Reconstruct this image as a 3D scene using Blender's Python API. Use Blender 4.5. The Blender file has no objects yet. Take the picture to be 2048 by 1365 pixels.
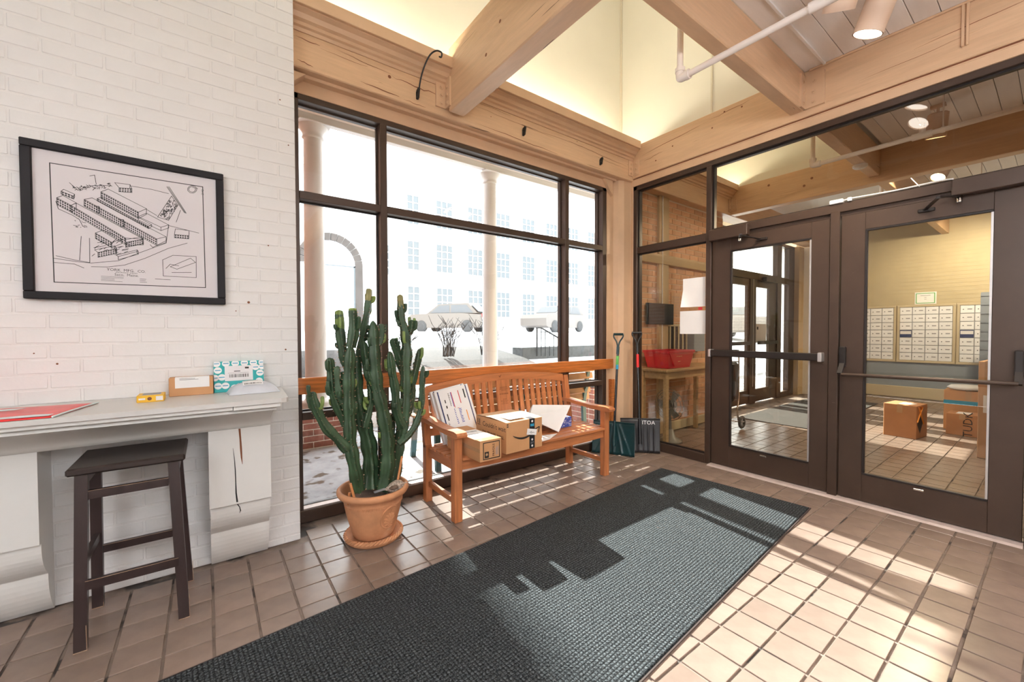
import bpy, math, random
from mathutils import Vector, Matrix
random.seed(7)
sc = bpy.context.scene
C = bpy.context.collection

# ---------------------------------------------------------------- camera
cam_d = bpy.data.cameras.new('camera')
cam_d.sensor_fit = 'HORIZONTAL'
cam_d.sensor_width = 36.0
cam_d.lens = 36.0 * 820.57 / 2048.0
cam_d.clip_start = 0.05
cam_d.clip_end = 300
cam = bpy.data.objects.new('camera', cam_d)
C.objects.link(cam)
YAW, PIT, ROL = 0.63897, -0.02212, -0.00263
fw = Vector((math.sin(YAW) * math.cos(PIT), math.cos(YAW) * math.cos(PIT), math.sin(PIT)))
r0 = Vector((math.cos(YAW), -math.sin(YAW), 0))
u0 = r0.cross(fw)
rt = r0 * math.cos(ROL) + u0 * math.sin(ROL)
up = rt.cross(fw)
CAM = Vector((0, 0, 1.25))
mw = Matrix((rt, up, -fw)).transposed().to_4x4()
mw.translation = CAM
cam.matrix_world = mw
sc.camera = cam

# ---------------------------------------------------------------- world, sun, exposure
sc.view_settings.view_transform = 'Standard'
sc.view_settings.look = 'None'
sc.view_settings.gamma = 1.0
sc.view_settings.use_curve_mapping = False
sc.view_settings.exposure = 0.5
sc.cycles.use_denoising = True
sc.cycles.max_bounces = 10
sc.cycles.diffuse_bounces = 5
sc.cycles.glossy_bounces = 4
sc.cycles.transparent_max_bounces = 24
sc.cycles.sample_clamp_indirect = 8.0
sc.cycles.caustics_reflective = False
sc.cycles.caustics_refractive = False

wd = bpy.data.worlds.new('hazy_sky')
sc.world = wd
wd.use_nodes = True
bg = wd.node_tree.nodes['Background']
bg.inputs[0].default_value = (0.93, 0.97, 1.0, 1)
bg.inputs[1].default_value = 5.0

sun_d = bpy.data.lights.new('sun', 'SUN')
sun_d.energy = 16.0
sun_d.angle = 0.0093
sun_d.color = (0.97, 1.0, 0.95)
sun = bpy.data.objects.new('sun', sun_d)
C.objects.link(sun)
SUN_DIR = Vector((-0.14, -1.0, -0.752)).normalized()
sun.rotation_euler = SUN_DIR.to_track_quat('-Z', 'Y').to_euler()
sun.location = (1, 9, 8)

# ---------------------------------------------------------------- materials
MATS = {}
def mat(name, col, rough=0.5, metal=0.0, var=0.0, vscale=6.0, stretch=(1, 1, 1), bump=0.0, bscale=60.0, rnd=0.0,
        spec=0.5, emit=None, estr=0.0, coat=0.0, dark=None, dcut=(0.62, 0.7), dscale=3.0, dstretch=(1, 1, 1), trans=0.0):
    """procedural principled material; col linear rgb"""
    m = bpy.data.materials.new(name)
    m.use_nodes = True
    nt = m.node_tree
    N, L = nt.nodes, nt.links
    b = N['Principled BSDF']
    b.inputs['Roughness'].default_value = rough
    b.inputs['Metallic'].default_value = metal
    b.inputs['Specular IOR Level'].default_value = spec
    b.inputs['Coat Weight'].default_value = coat
    if trans: b.inputs['Subsurface Weight'].default_value = 0.0
    if emit:
        b.inputs['Emission Color'].default_value = (*emit, 1)
        b.inputs['Emission Strength'].default_value = estr
    c4 = (*col, 1)
    b.inputs['Base Color'].default_value = c4
    tc = None
    def coords(st):
        nonlocal tc
        if tc is None: tc = N.new('ShaderNodeTexCoord')
        mp = N.new('ShaderNodeMapping')
        mp.inputs['Scale'].default_value = st
        L.new(tc.outputs['Object'], mp.inputs['Vector'])
        return mp.outputs['Vector']
    cur = None
    if var > 0:
        no = N.new('ShaderNodeTexNoise')
        no.inputs['Scale'].default_value = vscale
        no.inputs['Detail'].default_value = 6
        no.inputs['Roughness'].default_value = 0.6
        L.new(coords(stretch), no.inputs['Vector'])
        rp = N.new('ShaderNodeValToRGB')
        rp.color_ramp.elements[0].position = 0.32
        rp.color_ramp.elements[1].position = 0.68
        rp.color_ramp.elements[0].color = (*[max(0, c * (1 - var)) for c in col], 1)
        rp.color_ramp.elements[1].color = (*[min(1, c * (1 + var)) for c in col], 1)
        L.new(no.outputs['Fac'], rp.inputs['Fac'])
        cur = rp.outputs['Color']
    if dark is not None:
        n2 = N.new('ShaderNodeTexNoise')
        n2.inputs['Scale'].default_value = dscale
        n2.inputs['Detail'].default_value = 5
        L.new(coords(dstretch), n2.inputs['Vector'])
        r2 = N.new('ShaderNodeValToRGB')
        r2.color_ramp.elements[0].position, r2.color_ramp.elements[1].position = dcut
        r2.color_ramp.elements[0].color = (0, 0, 0, 1)
        r2.color_ramp.elements[1].color = (1, 1, 1, 1)
        L.new(n2.outputs['Fac'], r2.inputs['Fac'])
        mx = N.new('ShaderNodeMixRGB')
        L.new(r2.outputs['Color'], mx.inputs['Fac'])
        if cur: L.new(cur, mx.inputs['Color1'])
        else: mx.inputs['Color1'].default_value = c4
        mx.inputs['Color2'].default_value = (*dark, 1)
        cur = mx.outputs['Color']
    if rnd > 0:
        oi = N.new('ShaderNodeObjectInfo')
        mr = N.new('ShaderNodeMapRange')
        mr.inputs['To Min'].default_value = 1 - rnd
        mr.inputs['To Max'].default_value = 1 + rnd
        L.new(oi.outputs['Random'], mr.inputs['Value'])
        vm = N.new('ShaderNodeVectorMath'); vm.operation = 'SCALE'
        if cur: L.new(cur, vm.inputs[0])
        else: vm.inputs[0].default_value = col
        L.new(mr.outputs['Result'], vm.inputs['Scale'])
        cur = vm.outputs['Vector']
    if cur: L.new(cur, b.inputs['Base Color'])
    if bump > 0:
        n3 = N.new('ShaderNodeTexNoise')
        n3.inputs['Scale'].default_value = bscale
        n3.inputs['Detail'].default_value = 4
        L.new(coords(stretch), n3.inputs['Vector'])
        bp = N.new('ShaderNodeBump')
        bp.inputs['Strength'].default_value = min(1.0, bump)
        bp.inputs['Distance'].default_value = 0.004
        L.new(n3.outputs['Fac'], bp.inputs['Height'])
        L.new(bp.outputs['Normal'], b.inputs['Normal'])
    MATS[name] = m
    return m

def glass(name, tint, ior=1.5):
    m = bpy.data.materials.new(name)
    m.use_nodes = True
    nt = m.node_tree
    N, L = nt.nodes, nt.links
    N.remove(N['Principled BSDF'])
    t = N.new('ShaderNodeBsdfTransparent'); t.inputs[0].default_value = (*tint, 1)
    g = N.new('ShaderNodeBsdfGlossy'); g.inputs['Roughness'].default_value = 0.0
    f = N.new('ShaderNodeFresnel')
    ge = N.new('ShaderNodeNewGeometry')          # thin pane: both faces reflect alike
    mr = N.new('ShaderNodeMapRange')
    mr.inputs['To Min'].default_value = ior; mr.inputs['To Max'].default_value = 1.0 / ior
    L.new(ge.outputs['Backfacing'], mr.inputs['Value']); L.new(mr.outputs['Result'], f.inputs['IOR'])
    x = N.new('ShaderNodeMixShader')
    L.new(f.outputs[0], x.inputs[0]); L.new(t.outputs[0], x.inputs[1]); L.new(g.outputs[0], x.inputs[2])
    L.new(x.outputs[0], N['Material Output'].inputs['Surface'])
    MATS[name] = m
    return m

mat('white_brick', (0.78, 0.77, 0.77), 0.5, var=0.02, vscale=9, bump=0.15, bscale=60, rnd=0.015)
mat('white_mortar', (0.775, 0.76, 0.755), 0.6, var=0.03, vscale=12, bump=0.2, bscale=90)
mat('white_paint', (0.80, 0.79, 0.77), 0.42, var=0.02, vscale=4, bump=0.08, bscale=30)
mat('shelf_paint', (0.60, 0.585, 0.57), 0.32, var=0.03, vscale=5)
mat('beige', (0.635, 0.415, 0.255), 0.42, var=0.07, vscale=7, stretch=(0.5, 3, 6), bump=0.5, bscale=9,
    dark=(0.16, 0.085, 0.04), dcut=(0.685, 0.70), dscale=2.6, dstretch=(0.55, 9, 22))
mat('beige_y', (0.635, 0.415, 0.255), 0.42, var=0.07, vscale=7, stretch=(3, 0.5, 6), bump=0.5, bscale=9,
    dark=(0.16, 0.085, 0.04), dcut=(0.70, 0.715), dscale=2.6, dstretch=(9, 0.55, 22))
mat('beige_plain', (0.635, 0.42, 0.265), 0.4, var=0.05, vscale=5, bump=0.12, bscale=25)
mat('cream', (0.80, 0.765, 0.685), 0.6, var=0.02, vscale=2)
mat('cream_trim', (0.70, 0.64, 0.53), 0.5)
mat('board', (0.88, 0.85, 0.83), 0.5, var=0.05, vscale=3, stretch=(0.6, 4, 1), bump=0.15, bscale=20, rnd=0.05)
mat('board_gap', (0.05, 0.04, 0.035), 0.9)
mat('bronze', (0.062, 0.038, 0.027), 0.38, metal=0.25, var=0.12, vscale=3, dark=(0.16, 0.13, 0.11), dcut=(0.735, 0.75), dscale=26, dstretch=(1, 0.5, 3))
mat('bronze_d', (0.020, 0.015, 0.014), 0.4, metal=0.2)
mat('alu', (0.62, 0.60, 0.60), 0.35, metal=0.8)
mat('chrome', (0.75, 0.74, 0.72), 0.18, metal=1.0)
mat('threshold', (0.55, 0.45, 0.42), 0.5, metal=0.3, var=0.1, vscale=20)
mat('tile', (0.235, 0.170, 0.138), 0.27, var=0.13, vscale=5, bump=0.12, bscale=40, rnd=0.10)
mat('grout', (0.20, 0.15, 0.12), 0.85, var=0.3, vscale=8, dark=(0.05, 0.04, 0.035), dcut=(0.55, 0.62), dscale=5)
mat('black', (0.012, 0.012, 0.013), 0.45)
mat('black_gloss', (0.010, 0.010, 0.012), 0.2)
mat('dark_frame', (0.009, 0.007, 0.009), 0.5, spec=0.25, var=0.1, vscale=10)
mat('edge_rubber', (0.05, 0.032, 0.028), 0.6)
mat('ink', (0.015, 0.015, 0.017), 0.6)
mat('paper', (0.78, 0.76, 0.78), 0.5)
mat('paper_w', (0.85, 0.85, 0.86), 0.5, var=0.02, vscale=9)
mat('mat_board', (0.76, 0.72, 0.75), 0.6)
mat('stool', (0.034, 0.020, 0.019), 0.36, var=0.2, vscale=6, stretch=(4, 4, 0.6), dark=(0.30, 0.2, 0.13), dcut=(0.77, 0.78), dscale=30)
mat('stool_top', (0.030, 0.020, 0.018), 0.34, var=0.2, vscale=5, stretch=(0.5, 4, 4))
mat('worn_edge', (0.36, 0.24, 0.16), 0.6, var=0.4, vscale=30)
mat('terracotta', (0.545, 0.255, 0.125), 0.75, var=0.2, vscale=7, bump=0.25, bscale=40, dark=(0.66, 0.42, 0.28), dcut=(0.60, 0.72), dscale=5)
mat('soil', (0.13, 0.085, 0.06), 0.95, var=0.4, vscale=30, bump=0.8, bscale=60)
mat('cactus', (0.034, 0.070, 0.032), 0.45, var=0.35, vscale=12, bump=0.2, bscale=40)
mat('cactus_young', (0.17, 0.24, 0.06), 0.45, var=0.3, vscale=14)
mat('cactus_tip', (0.22, 0.20, 0.07), 0.5, var=0.3, vscale=14)
mat('spine', (0.52, 0.30, 0.20), 0.7)
mat('stake', (0.55, 0.22, 0.08), 0.6, var=0.1, vscale=20)
mat('bench', (0.46, 0.165, 0.060), 0.42, var=0.22, vscale=9, stretch=(0.5, 5, 6), bump=0.1, bscale=20)
mat('bench_v', (0.46, 0.165, 0.060), 0.42, var=0.22, vscale=9, stretch=(6, 5, 0.5), bump=0.1, bscale=20)
mat('bench_y', (0.46, 0.165, 0.060), 0.42, var=0.22, vscale=9, stretch=(6, 0.5, 6), bump=0.1, bscale=20)
mat('carved', (0.20, 0.065, 0.022), 0.6)
mat('oak_rail', (0.50, 0.155, 0.035), 0.33, var=0.32, vscale=10, stretch=(0.45, 4, 7), coat=0.3)
mat('kraft', (0.53, 0.275, 0.125), 0.7, var=0.06, vscale=6)
mat('kraft2', (0.46, 0.215, 0.095), 0.7, var=0.08, vscale=6)
mat('kraft_l', (0.60, 0.36, 0.20), 0.7, var=0.05, vscale=6)
mat('tape', (0.50, 0.31, 0.17), 0.15, var=0.05, vscale=20)
mat('tape_black', (0.012, 0.014, 0.018), 0.35)
mat('print_black', (0.02, 0.015, 0.012), 0.6)
mat('print_navy', (0.02, 0.035, 0.13), 0.6)
mat('print_red', (0.60, 0.035, 0.04), 0.6)
mat('print_blue', (0.05, 0.09, 0.40), 0.6)
mat('print_orange', (0.80, 0.30, 0.03), 0.6)
mat('print_cyan', (0.02, 0.30, 0.50), 0.5)
mat('print_gray', (0.28, 0.28, 0.30), 0.6)
mat('teal', (0.0, 0.35, 0.36), 0.5)
mat('poly', (0.56, 0.58, 0.64), 0.35, var=0.06, vscale=8, bump=0.3, bscale=15)
mat('yellow', (0.80, 0.46, 0.03), 0.5)
mat('red_bag', (0.70, 0.03, 0.03), 0.3, var=0.15, vscale=12, bump=0.4, bscale=12)
mat('ice_blue', (0.66, 0.78, 0.80), 0.4)
mat('shovel_teal', (0.004, 0.035, 0.042), 0.28, var=0.15, vscale=4)
mat('shovel_black', (0.018, 0.017, 0.020), 0.32)
mat('green_label', (0.10, 0.42, 0.08), 0.4)
mat('red_grip', (0.72, 0.02, 0.02), 0.4)
mat('basket_red', (0.55, 0.012, 0.03), 0.4)
mat('gold', (0.72, 0.55, 0.25), 0.4)
mat('pipe', (0.84, 0.75, 0.68), 0.4)
mat('lamp_can', (0.72, 0.53, 0.40), 0.4)
mat('lamp_glow', (1, 1, 1), 0.4, emit=(1.0, 0.93, 0.85), estr=9)
mat('lamp_glow_y', (1, 1, 1), 0.4, emit=(1.0, 0.82, 0.45), estr=7)
mat('cove_glow', (1, 1, 1), 0.4, emit=(1.0, 0.96, 0.74), estr=42)
mat('well_fill_glow', (1, 1, 1), 0.4, emit=(1.0, 0.95, 0.86), estr=11)
mat('fill_glow', (1, 1, 1), 0.4, emit=(0.94, 0.97, 1.0), estr=42)
mat('plastic_w', (0.75, 0.74, 0.73), 0.4)
mat('tan_wall', (0.50, 0.36, 0.20), 0.6, var=0.04, vscale=4)
mat('mail_wall', (0.50, 0.42, 0.26), 0.6, var=0.05, vscale=4)
mat('blue_wall', (0.25, 0.29, 0.34), 0.6, var=0.05, vscale=5)
mat('base_cream', (0.55, 0.46, 0.30), 0.5)
mat('mail_door', (0.86, 0.88, 0.93), 0.4, metal=0.0, rnd=0.04)
mat('mail_frame', (0.42, 0.43, 0.46), 0.4, metal=0.4)
mat('table_wood', (0.42, 0.28, 0.14), 0.4, var=0.2, vscale=9, stretch=(0.5, 5, 5))
mat('brick_red', (0.30, 0.125, 0.10), 0.8, var=0.25, vscale=18, bump=0.4, bscale=50, rnd=0.2)
mat('brick_tan', (0.45, 0.22, 0.14), 0.8, var=0.2, vscale=14, rnd=0.2)
mat('mortar_l', (0.80, 0.77, 0.73), 0.9, var=0.1, vscale=30)
mat('snowy', (0.36, 0.37, 0.40), 0.9, var=0.18, vscale=7, bump=0.5, bscale=25, dark=(0.10, 0.075, 0.055), dcut=(0.56, 0.63), dscale=6)
mat('snow', (0.84, 0.86, 0.90), 0.9, var=0.05, vscale=3)
mat('mulch', (0.032, 0.027, 0.025), 0.95, var=0.6, vscale=30, bump=1.0, bscale=40)
mat('lawn', (0.10, 0.10, 0.055), 0.95, var=0.3, vscale=20)
mat('stone', (0.085, 0.088, 0.09), 0.9, var=0.25, vscale=12)
mat('concrete', (0.60, 0.58, 0.55), 0.9, var=0.1, vscale=6)
mat('porch_wood', (0.42, 0.345, 0.235), 0.7, var=0.12, vscale=8)
mat('column_white', (0.50, 0.47, 0.46), 0.6)
mat('twig', (0.030, 0.028, 0.030), 0.9)
mat('rail_iron', (0.012, 0.013, 0.016), 0.5)
mat('teal_metal', (0.035, 0.11, 0.12), 0.4)
mat('slat_out', (0.36, 0.21, 0.105), 0.7, var=0.2, vscale=8, stretch=(0.5, 4, 4))
mat('facade', (0.82, 0.80, 0.78), 0.9)
mat('facade_brick', (0.070, 0.058, 0.052), 0.9, var=0.15, vscale=3)
mat('pane_far', (0.112, 0.125, 0.132), 0.6)
mat('car_a', (0.14, 0.118, 0.10), 0.4)
mat('car_b', (0.14, 0.12, 0.105), 0.4)
mat('car_glass', (0.10, 0.105, 0.11), 0.5)
mat('tyre', (0.05, 0.05, 0.05), 0.7)
mat('tail_red', (0.7, 0.03, 0.03), 0.3)
mat('rug_plain', (0.045, 0.038, 0.034), 0.95, var=0.3, vscale=60)
mat('fan_gray', (0.22, 0.20, 0.17), 0.4)
mat('bird_w', (0.36, 0.29, 0.24), 0.8, var=0.75, vscale=90)
mat('lobby_brick', (0.60, 0.33, 0.18), 0.7, var=0.1, vscale=20, rnd=0.12)
mat('lobby_mortar', (0.74, 0.62, 0.47), 0.9)
glass('clear_glass', (0.97, 0.985, 0.98))
glass('lobby_glass', (0.93, 0.91, 0.86))
glass('picture_glass', (0.995, 0.995, 0.995), 1.2)

# ribbed entrance mat: woven nubs as fine relief
def mat_rug():
    m = bpy.data.materials.new('entrance_rug'); m.use_nodes = True
    N, L = m.node_tree.nodes, m.node_tree.links
    b = N['Principled BSDF']; b.inputs['Roughness'].default_value = 0.9
    b.inputs['Specular IOR Level'].default_value = 0.25
    tc = N.new('ShaderNodeTexCoord')
    no = N.new('ShaderNodeTexNoise'); no.inputs['Scale'].default_value = 130; no.inputs['Detail'].default_value = 2
    L.new(tc.outputs['Object'], no.inputs['Vector'])
    rp = N.new('ShaderNodeValToRGB')
    rp.color_ramp.elements[0].position = 0.36; rp.color_ramp.elements[1].position = 0.72
    rp.color_ramp.elements[0].color = (0.007, 0.008, 0.010, 1); rp.color_ramp.elements[1].color = (0.128, 0.143, 0.152, 1)
    L.new(no.outputs['Fac'], rp.inputs['Fac'])
    sep = N.new('ShaderNodeSeparateXYZ'); L.new(tc.outputs['Object'], sep.inputs[0])
    def wave(out, k):
        a = N.new('ShaderNodeMath'); a.operation = 'MULTIPLY'; a.inputs[1].default_value = k; L.new(out, a.inputs[0])
        s = N.new('ShaderNodeMath'); s.operation = 'SINE'; L.new(a.outputs[0], s.inputs[0])
        q = N.new('ShaderNodeMath'); q.operation = 'ABSOLUTE'; L.new(s.outputs[0], q.inputs[0])
        return q.outputs[0]
    w1, w2 = wave(sep.outputs['X'], math.pi / 0.0155), wave(sep.outputs['Y'], math.pi / 0.0155)
    mu = N.new('ShaderNodeMath'); mu.operation = 'MULTIPLY'; L.new(w1, mu.inputs[0]); L.new(w2, mu.inputs[1])
    ad = N.new('ShaderNodeMath'); ad.operation = 'ADD'; L.new(mu.outputs[0], ad.inputs[0])
    sc2 = N.new('ShaderNodeMath'); sc2.operation = 'MULTIPLY'; sc2.inputs[1].default_value = 0.5
    L.new(no.outputs['Fac'], sc2.inputs[0]); L.new(sc2.outputs[0], ad.inputs[1])
    pw = N.new('ShaderNodeMapRange'); pw.inputs['From Min'].default_value = 0.05; pw.inputs['From Max'].default_value = 0.55
    pw.inputs['To Min'].default_value = 0.22; pw.inputs['To Max'].default_value = 1.0
    L.new(mu.outputs[0], pw.inputs['Value'])
    vm = N.new('ShaderNodeVectorMath'); vm.operation = 'SCALE'      # colour gets darker in the woven valleys
    L.new(rp.outputs['Color'], vm.inputs[0]); L.new(pw.outputs['Result'], vm.inputs['Scale'])
    L.new(vm.outputs['Vector'], b.inputs['Base Color'])
    bp = N.new('ShaderNodeBump'); bp.inputs['Strength'].default_value = 0.8; bp.inputs['Distance'].default_value = 0.006
    L.new(ad.outputs[0], bp.inputs['Height']); L.new(bp.outputs['Normal'], b.inputs['Normal'])
    MATS['entrance_rug'] = m
mat_rug()

# ---------------------------------------------------------------- mesh builder
class MB:
    def __init__(s): s.v, s.f, s.sm = [], [], []
    def add(s, vs, fs, smooth=False):
        o = len(s.v)
        s.v += [tuple(v) for v in vs]
        for f in fs:
            s.f.append(tuple(i + o for i in f)); s.sm.append(smooth)
        return s
    def box(s, x0, x1, y0, y1, z0, z1, b=0.0):
        if x1 < x0: x0, x1 = x1, x0
        if y1 < y0: y0, y1 = y1, y0
        if z1 < z0: z0, z1 = z1, z0
        if b <= 0:
            return s.add([(x0, y0, z0), (x1, y0, z0), (x1, y1, z0), (x0, y1, z0), (x0, y0, z1), (x1, y0, z1), (x1, y1, z1), (x0, y1, z1)],
                         [(0, 3, 2, 1), (4, 5, 6, 7), (0, 1, 5, 4), (1, 2, 6, 5), (2, 3, 7, 6), (3, 0, 4, 7)])
        b = min(b, (x1 - x0) * .45, (y1 - y0) * .45, (z1 - z0) * .45)
        X, Y, Z = (x0, x1), (y0, y1), (z0, z1)
        vs, ix = [], {}
        for i in (0, 1):
            for j in (0, 1):
                for k in (0, 1):
                    sx, sy, sz = (1 - 2 * i) * b, (1 - 2 * j) * b, (1 - 2 * k) * b
                    for a in range(3):
                        p = [X[i] + sx, Y[j] + sy, Z[k] + sz]
                        p[a] = (X[i], Y[j], Z[k])[a]
                        ix[(i, j, k, a)] = len(vs); vs.append(p)
        fs = []
        c = Vector(((x0 + x1) / 2, (y0 + y1) / 2, (z0 + z1) / 2))
        def face(ids):
            P = [Vector(vs[i]) for i in ids]
            n = (P[1] - P[0]).cross(P[2] - P[0])
            m = sum(P, Vector()) / len(P) - c
            fs.append(tuple(ids) if n.dot(m) > 0 else tuple(reversed(ids)))
        for a in range(3):
            o1, o2 = [q for q in range(3) if q != a]
            for e in (0, 1):
                ids = []
                for (p, q) in ((0, 0), (1, 0), (1, 1), (0, 1)):
                    t = [0, 0, 0]; t[a] = e; t[o1] = p; t[o2] = q
                    ids.append(ix[(*t, a)])
                face(ids)
            for (p, q) in ((0, 0), (1, 0), (1, 1), (0, 1)):
                t0 = [0, 0, 0]; t1 = [0, 0, 0]
                t0[a], t1[a] = 0, 1; t0[o1] = t1[o1] = p; t0[o2] = t1[o2] = q
                face([ix[(*t0, o1)], ix[(*t1, o1)], ix[(*t1, o2)], ix[(*t0, o2)]])
        for i in (0, 1):
            for j in (0, 1):
                for k in (0, 1): face([ix[(i, j, k, 0)], ix[(i, j, k, 1)], ix[(i, j, k, 2)]])
        return s.add(vs, fs)
    def bar(s, p0, p1, w, h, upv=(0, 0, 1), w1=None, h1=None):
        p0, p1 = Vector(p0), Vector(p1)
        d = (p1 - p0).normalized()
        sd = d.cross(Vector(upv))
        if sd.length < 1e-4: sd = d.cross(Vector((0, 1, 0)))
        sd.normalize(); uu = sd.cross(d)
        vs = []
        for p, ww, hh in ((p0, w, h), (p1, w1 or w, h1 or h)):
            for a, c in ((-1, -1), (1, -1), (1, 1), (-1, 1)): vs.append(p + sd * a * ww / 2 + uu * c * hh / 2)
        return s.add(vs, [(3, 2, 1, 0), (4, 5, 6, 7), (0, 1, 5, 4), (1, 2, 6, 5), (2, 3, 7, 6), (3, 0, 4, 7)])
    def tube(s, pts, r, n=10, r1=None, cap=True, radii=None):
        pts = [Vector(p) for p in pts]
        m = len(pts)
        T = []
        for i in range(m):
            a, b = pts[max(0, i - 1)], pts[min(m - 1, i + 1)]
            T.append((b - a).normalized())
        nrm = T[0].orthogonal().normalized()
        vs, fs = [], []
        for i in range(m):
            nrm = (nrm - T[i] * nrm.dot(T[i]))
            nrm = nrm.normalized() if nrm.length > 1e-6 else T[i].orthogonal().normalized()
            bn = T[i].cross(nrm)
            rr = radii[i] if radii else (r if r1 is None else r + (r1 - r) * i / (m - 1))
            for k in range(n):
                a = 2 * math.pi * k / n
                vs.append(pts[i] + (nrm * math.cos(a) + bn * math.sin(a)) * rr)
        for i in range(m - 1):
            for k in range(n):
                q = (k + 1) % n
                fs.append((i * n + k, i * n + q, (i + 1) * n + q, (i + 1) * n + k))
        s.add(vs, fs, True)
        if cap: s.add([vs[k] for k in range(n)] + [vs[(m - 1) * n + k] for k in range(n)], [tuple(reversed(range(n))), tuple(range(n, 2 * n))])
        return s
    def lathe(s, prof, c=(0, 0, 0), n=32, smooth=True, ax='z'):
        vs, fs = [], []
        for (r, z) in prof:
            for k in range(n):
                a = 2 * math.pi * k / n
                x, y = r * math.cos(a), r * math.sin(a)
                p = (x, y, z) if ax == 'z' else ((x, z, y) if ax == 'y' else (z, x, y))
                vs.append((c[0] + p[0], c[1] + p[1], c[2] + p[2]))
        for i in range(len(prof) - 1):
            for k in range(n):
                q = (k + 1) % n
                fs.append((i * n + k, i * n + q, (i + 1) * n + q, (i + 1) * n + k))
        return s.add(vs, fs, smooth)
    def prism(s, poly, ax, a0, a1, smooth=False):
        """poly in the two other axes (order x,y,z without ax), extruded along ax"""
        n = len(poly)
        def P(p, a): return {'x': (a, p[0], p[1]), 'y': (p[0], a, p[1]), 'z': (p[0], p[1], a)}[ax]
        vs = [P(p, a0) for p in poly] + [P(p, a1) for p in poly]
        fs = [tuple(range(n)), tuple(reversed(range(n, 2 * n)))]
        ar = sum(poly[i][0] * poly[(i + 1) % n][1] - poly[(i + 1) % n][0] * poly[i][1] for i in range(n))
        side = [(i, i + n, (i + 1) % n + n, (i + 1) % n) for i in range(n)]
        flip = (ar > 0) == (ax != 'y')
        if (a1 < a0): flip = not flip
        if flip: fs = [tuple(reversed(f)) for f in fs]; side = [tuple(reversed(f)) for f in side]
        s.add(vs, fs)
        return s.add(vs, side, smooth)
    def quad(s, a, b, c, d): return s.add([a, b, c, d], [(0, 1, 2, 3)])

def mesh_of(name, mb, m):
    me = bpy.data.meshes.new(name)
    me.from_pydata(mb.v, [], mb.f)
    me.polygons.foreach_set('use_smooth', mb.sm)
    me.materials.append(MATS[m] if isinstance(m, str) else m)
    me.update()
    return me

def root_of(p):
    while p.parent: p = p.parent
    return p
def obj(name, mb, m, parent=None, local=False, mats=None):
    """link one mesh; verts in world coordinates are moved into the frame of the thing they belong to"""
    if parent is not None and not local:
        o = Vector(root_of(parent).location)
        mb.v = [(v[0] - o.x, v[1] - o.y, v[2] - o.z) for v in mb.v]
    ob = bpy.data.objects.new(name, mesh_of(name, mb, m))
    C.objects.link(ob)
    if parent is not None: ob.parent = parent
    return ob
def tag(o, label=None, cat=None, group=None, kind=None):
    if label: o['label'] = label
    if cat: o['category'] = cat
    if group: o['group'] = group
    if kind: o['kind'] = kind
    return o
def thing(name, loc, label, cat, group=None, rz=0.0):
    e = bpy.data.objects.new(name, None)
    e.empty_display_size = 0.05
    C.objects.link(e)
    e.location = loc; e.rotation_euler = (0, 0, rz)
    return tag(e, label, cat, group)
def struct(name, loc=(0, 0, 0), label=None):
    e = bpy.data.objects.new(name, None); C.objects.link(e); e.location = loc
    e.empty_display_size = 0.05
    return tag(e, label, None, None, 'structure')
def smesh(name, mb, m, label=None):
    o = obj(name, mb, m); return tag(o, label, None, None, 'structure')
def copy_tree(o, parent=None):
    c = o.copy(); C.objects.link(c)
    if parent is not None: c.parent = parent
    for ch in list(o.children): copy_tree(ch, c)
    return c
def one(name, mb, m, loc, label, cat, group=None):
    """a thing that is one mesh, origin at its base; verts in world coordinates"""
    mb.v = [(v[0] - loc[0], v[1] - loc[1], v[2] - loc[2]) for v in mb.v]
    o = bpy.data.objects.new(name, mesh_of(name, mb, m)); C.objects.link(o); o.location = loc
    return tag(o, label, cat, group)
_fc = {}
def text_mb(body, size, sx=1.0, align='CENTER', shear=0.0):
    """flat lettering in its own xy plane, centred"""
    cu = bpy.data.curves.new('lettering', 'FONT')
    cu.body = body; cu.size = size; cu.align_x = align; cu.align_y = 'CENTER'; cu.resolution_u = 2; cu.shear = shear
    to = bpy.data.objects.new('lettering', cu); C.objects.link(to)
    dg = bpy.context.evaluated_depsgraph_get()
    me = bpy.data.meshes.new_from_object(to.evaluated_get(dg))
    mb = MB()
    mb.add([(v.co.x * sx, v.co.y, 0) for v in me.vertices], [tuple(p.vertices) for p in me.polygons])
    bpy.data.objects.remove(to); bpy.data.curves.remove(cu); bpy.data.meshes.remove(me)
    return mb
def place(mb, o, ex, ey, ez=None, lift=0.0):
    """map the local xy(z) of mb on to a plane"""
    o, ex, ey = Vector(o), Vector(ex), Vector(ey)
    ez = ex.cross(ey).normalized() if ez is None else Vector(ez)
    mb.v = [tuple(o + ex * v[0] + ey * v[1] + ez * (v[2] + lift)) for v in mb.v]
    return mb
def rect_mb(x0, x1, y0, y1, z=0.0):
    return MB().add([(x0, y0, z), (x1, y0, z), (x1, y1, z), (x0, y1, z)], [(0, 1, 2, 3)])
def rects(lst, z=0.0):
    mb = MB()
    for (x0, x1, y0, y1) in lst: mb.add([(x0, y0, z), (x1, y0, z), (x1, y1, z), (x0, y1, z)], [(0, 1, 2, 3)])
    return mb
def barcode(x0, x1, y0, y1, seed=1):
    rr = random.Random(seed); L = []; x = x0
    while x < x1:
        w = rr.choice((.0012, .0012, .0024, .0036)); L.append((x, min(x1, x + w), y0, y1)); x += w + rr.choice((.0012, .0024))
    return L
def textlines(x0, x1, y0, y1, n, seed=1, fill=.45):
    rr = random.Random(seed); L = []
    h = (y1 - y0) / n
    for i in range(n): L.append((x0, x0 + (x1 - x0) * rr.uniform(.55, 1), y1 - (i + 1) * h, y1 - (i + 1) * h + h * fill))
    return L
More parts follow.
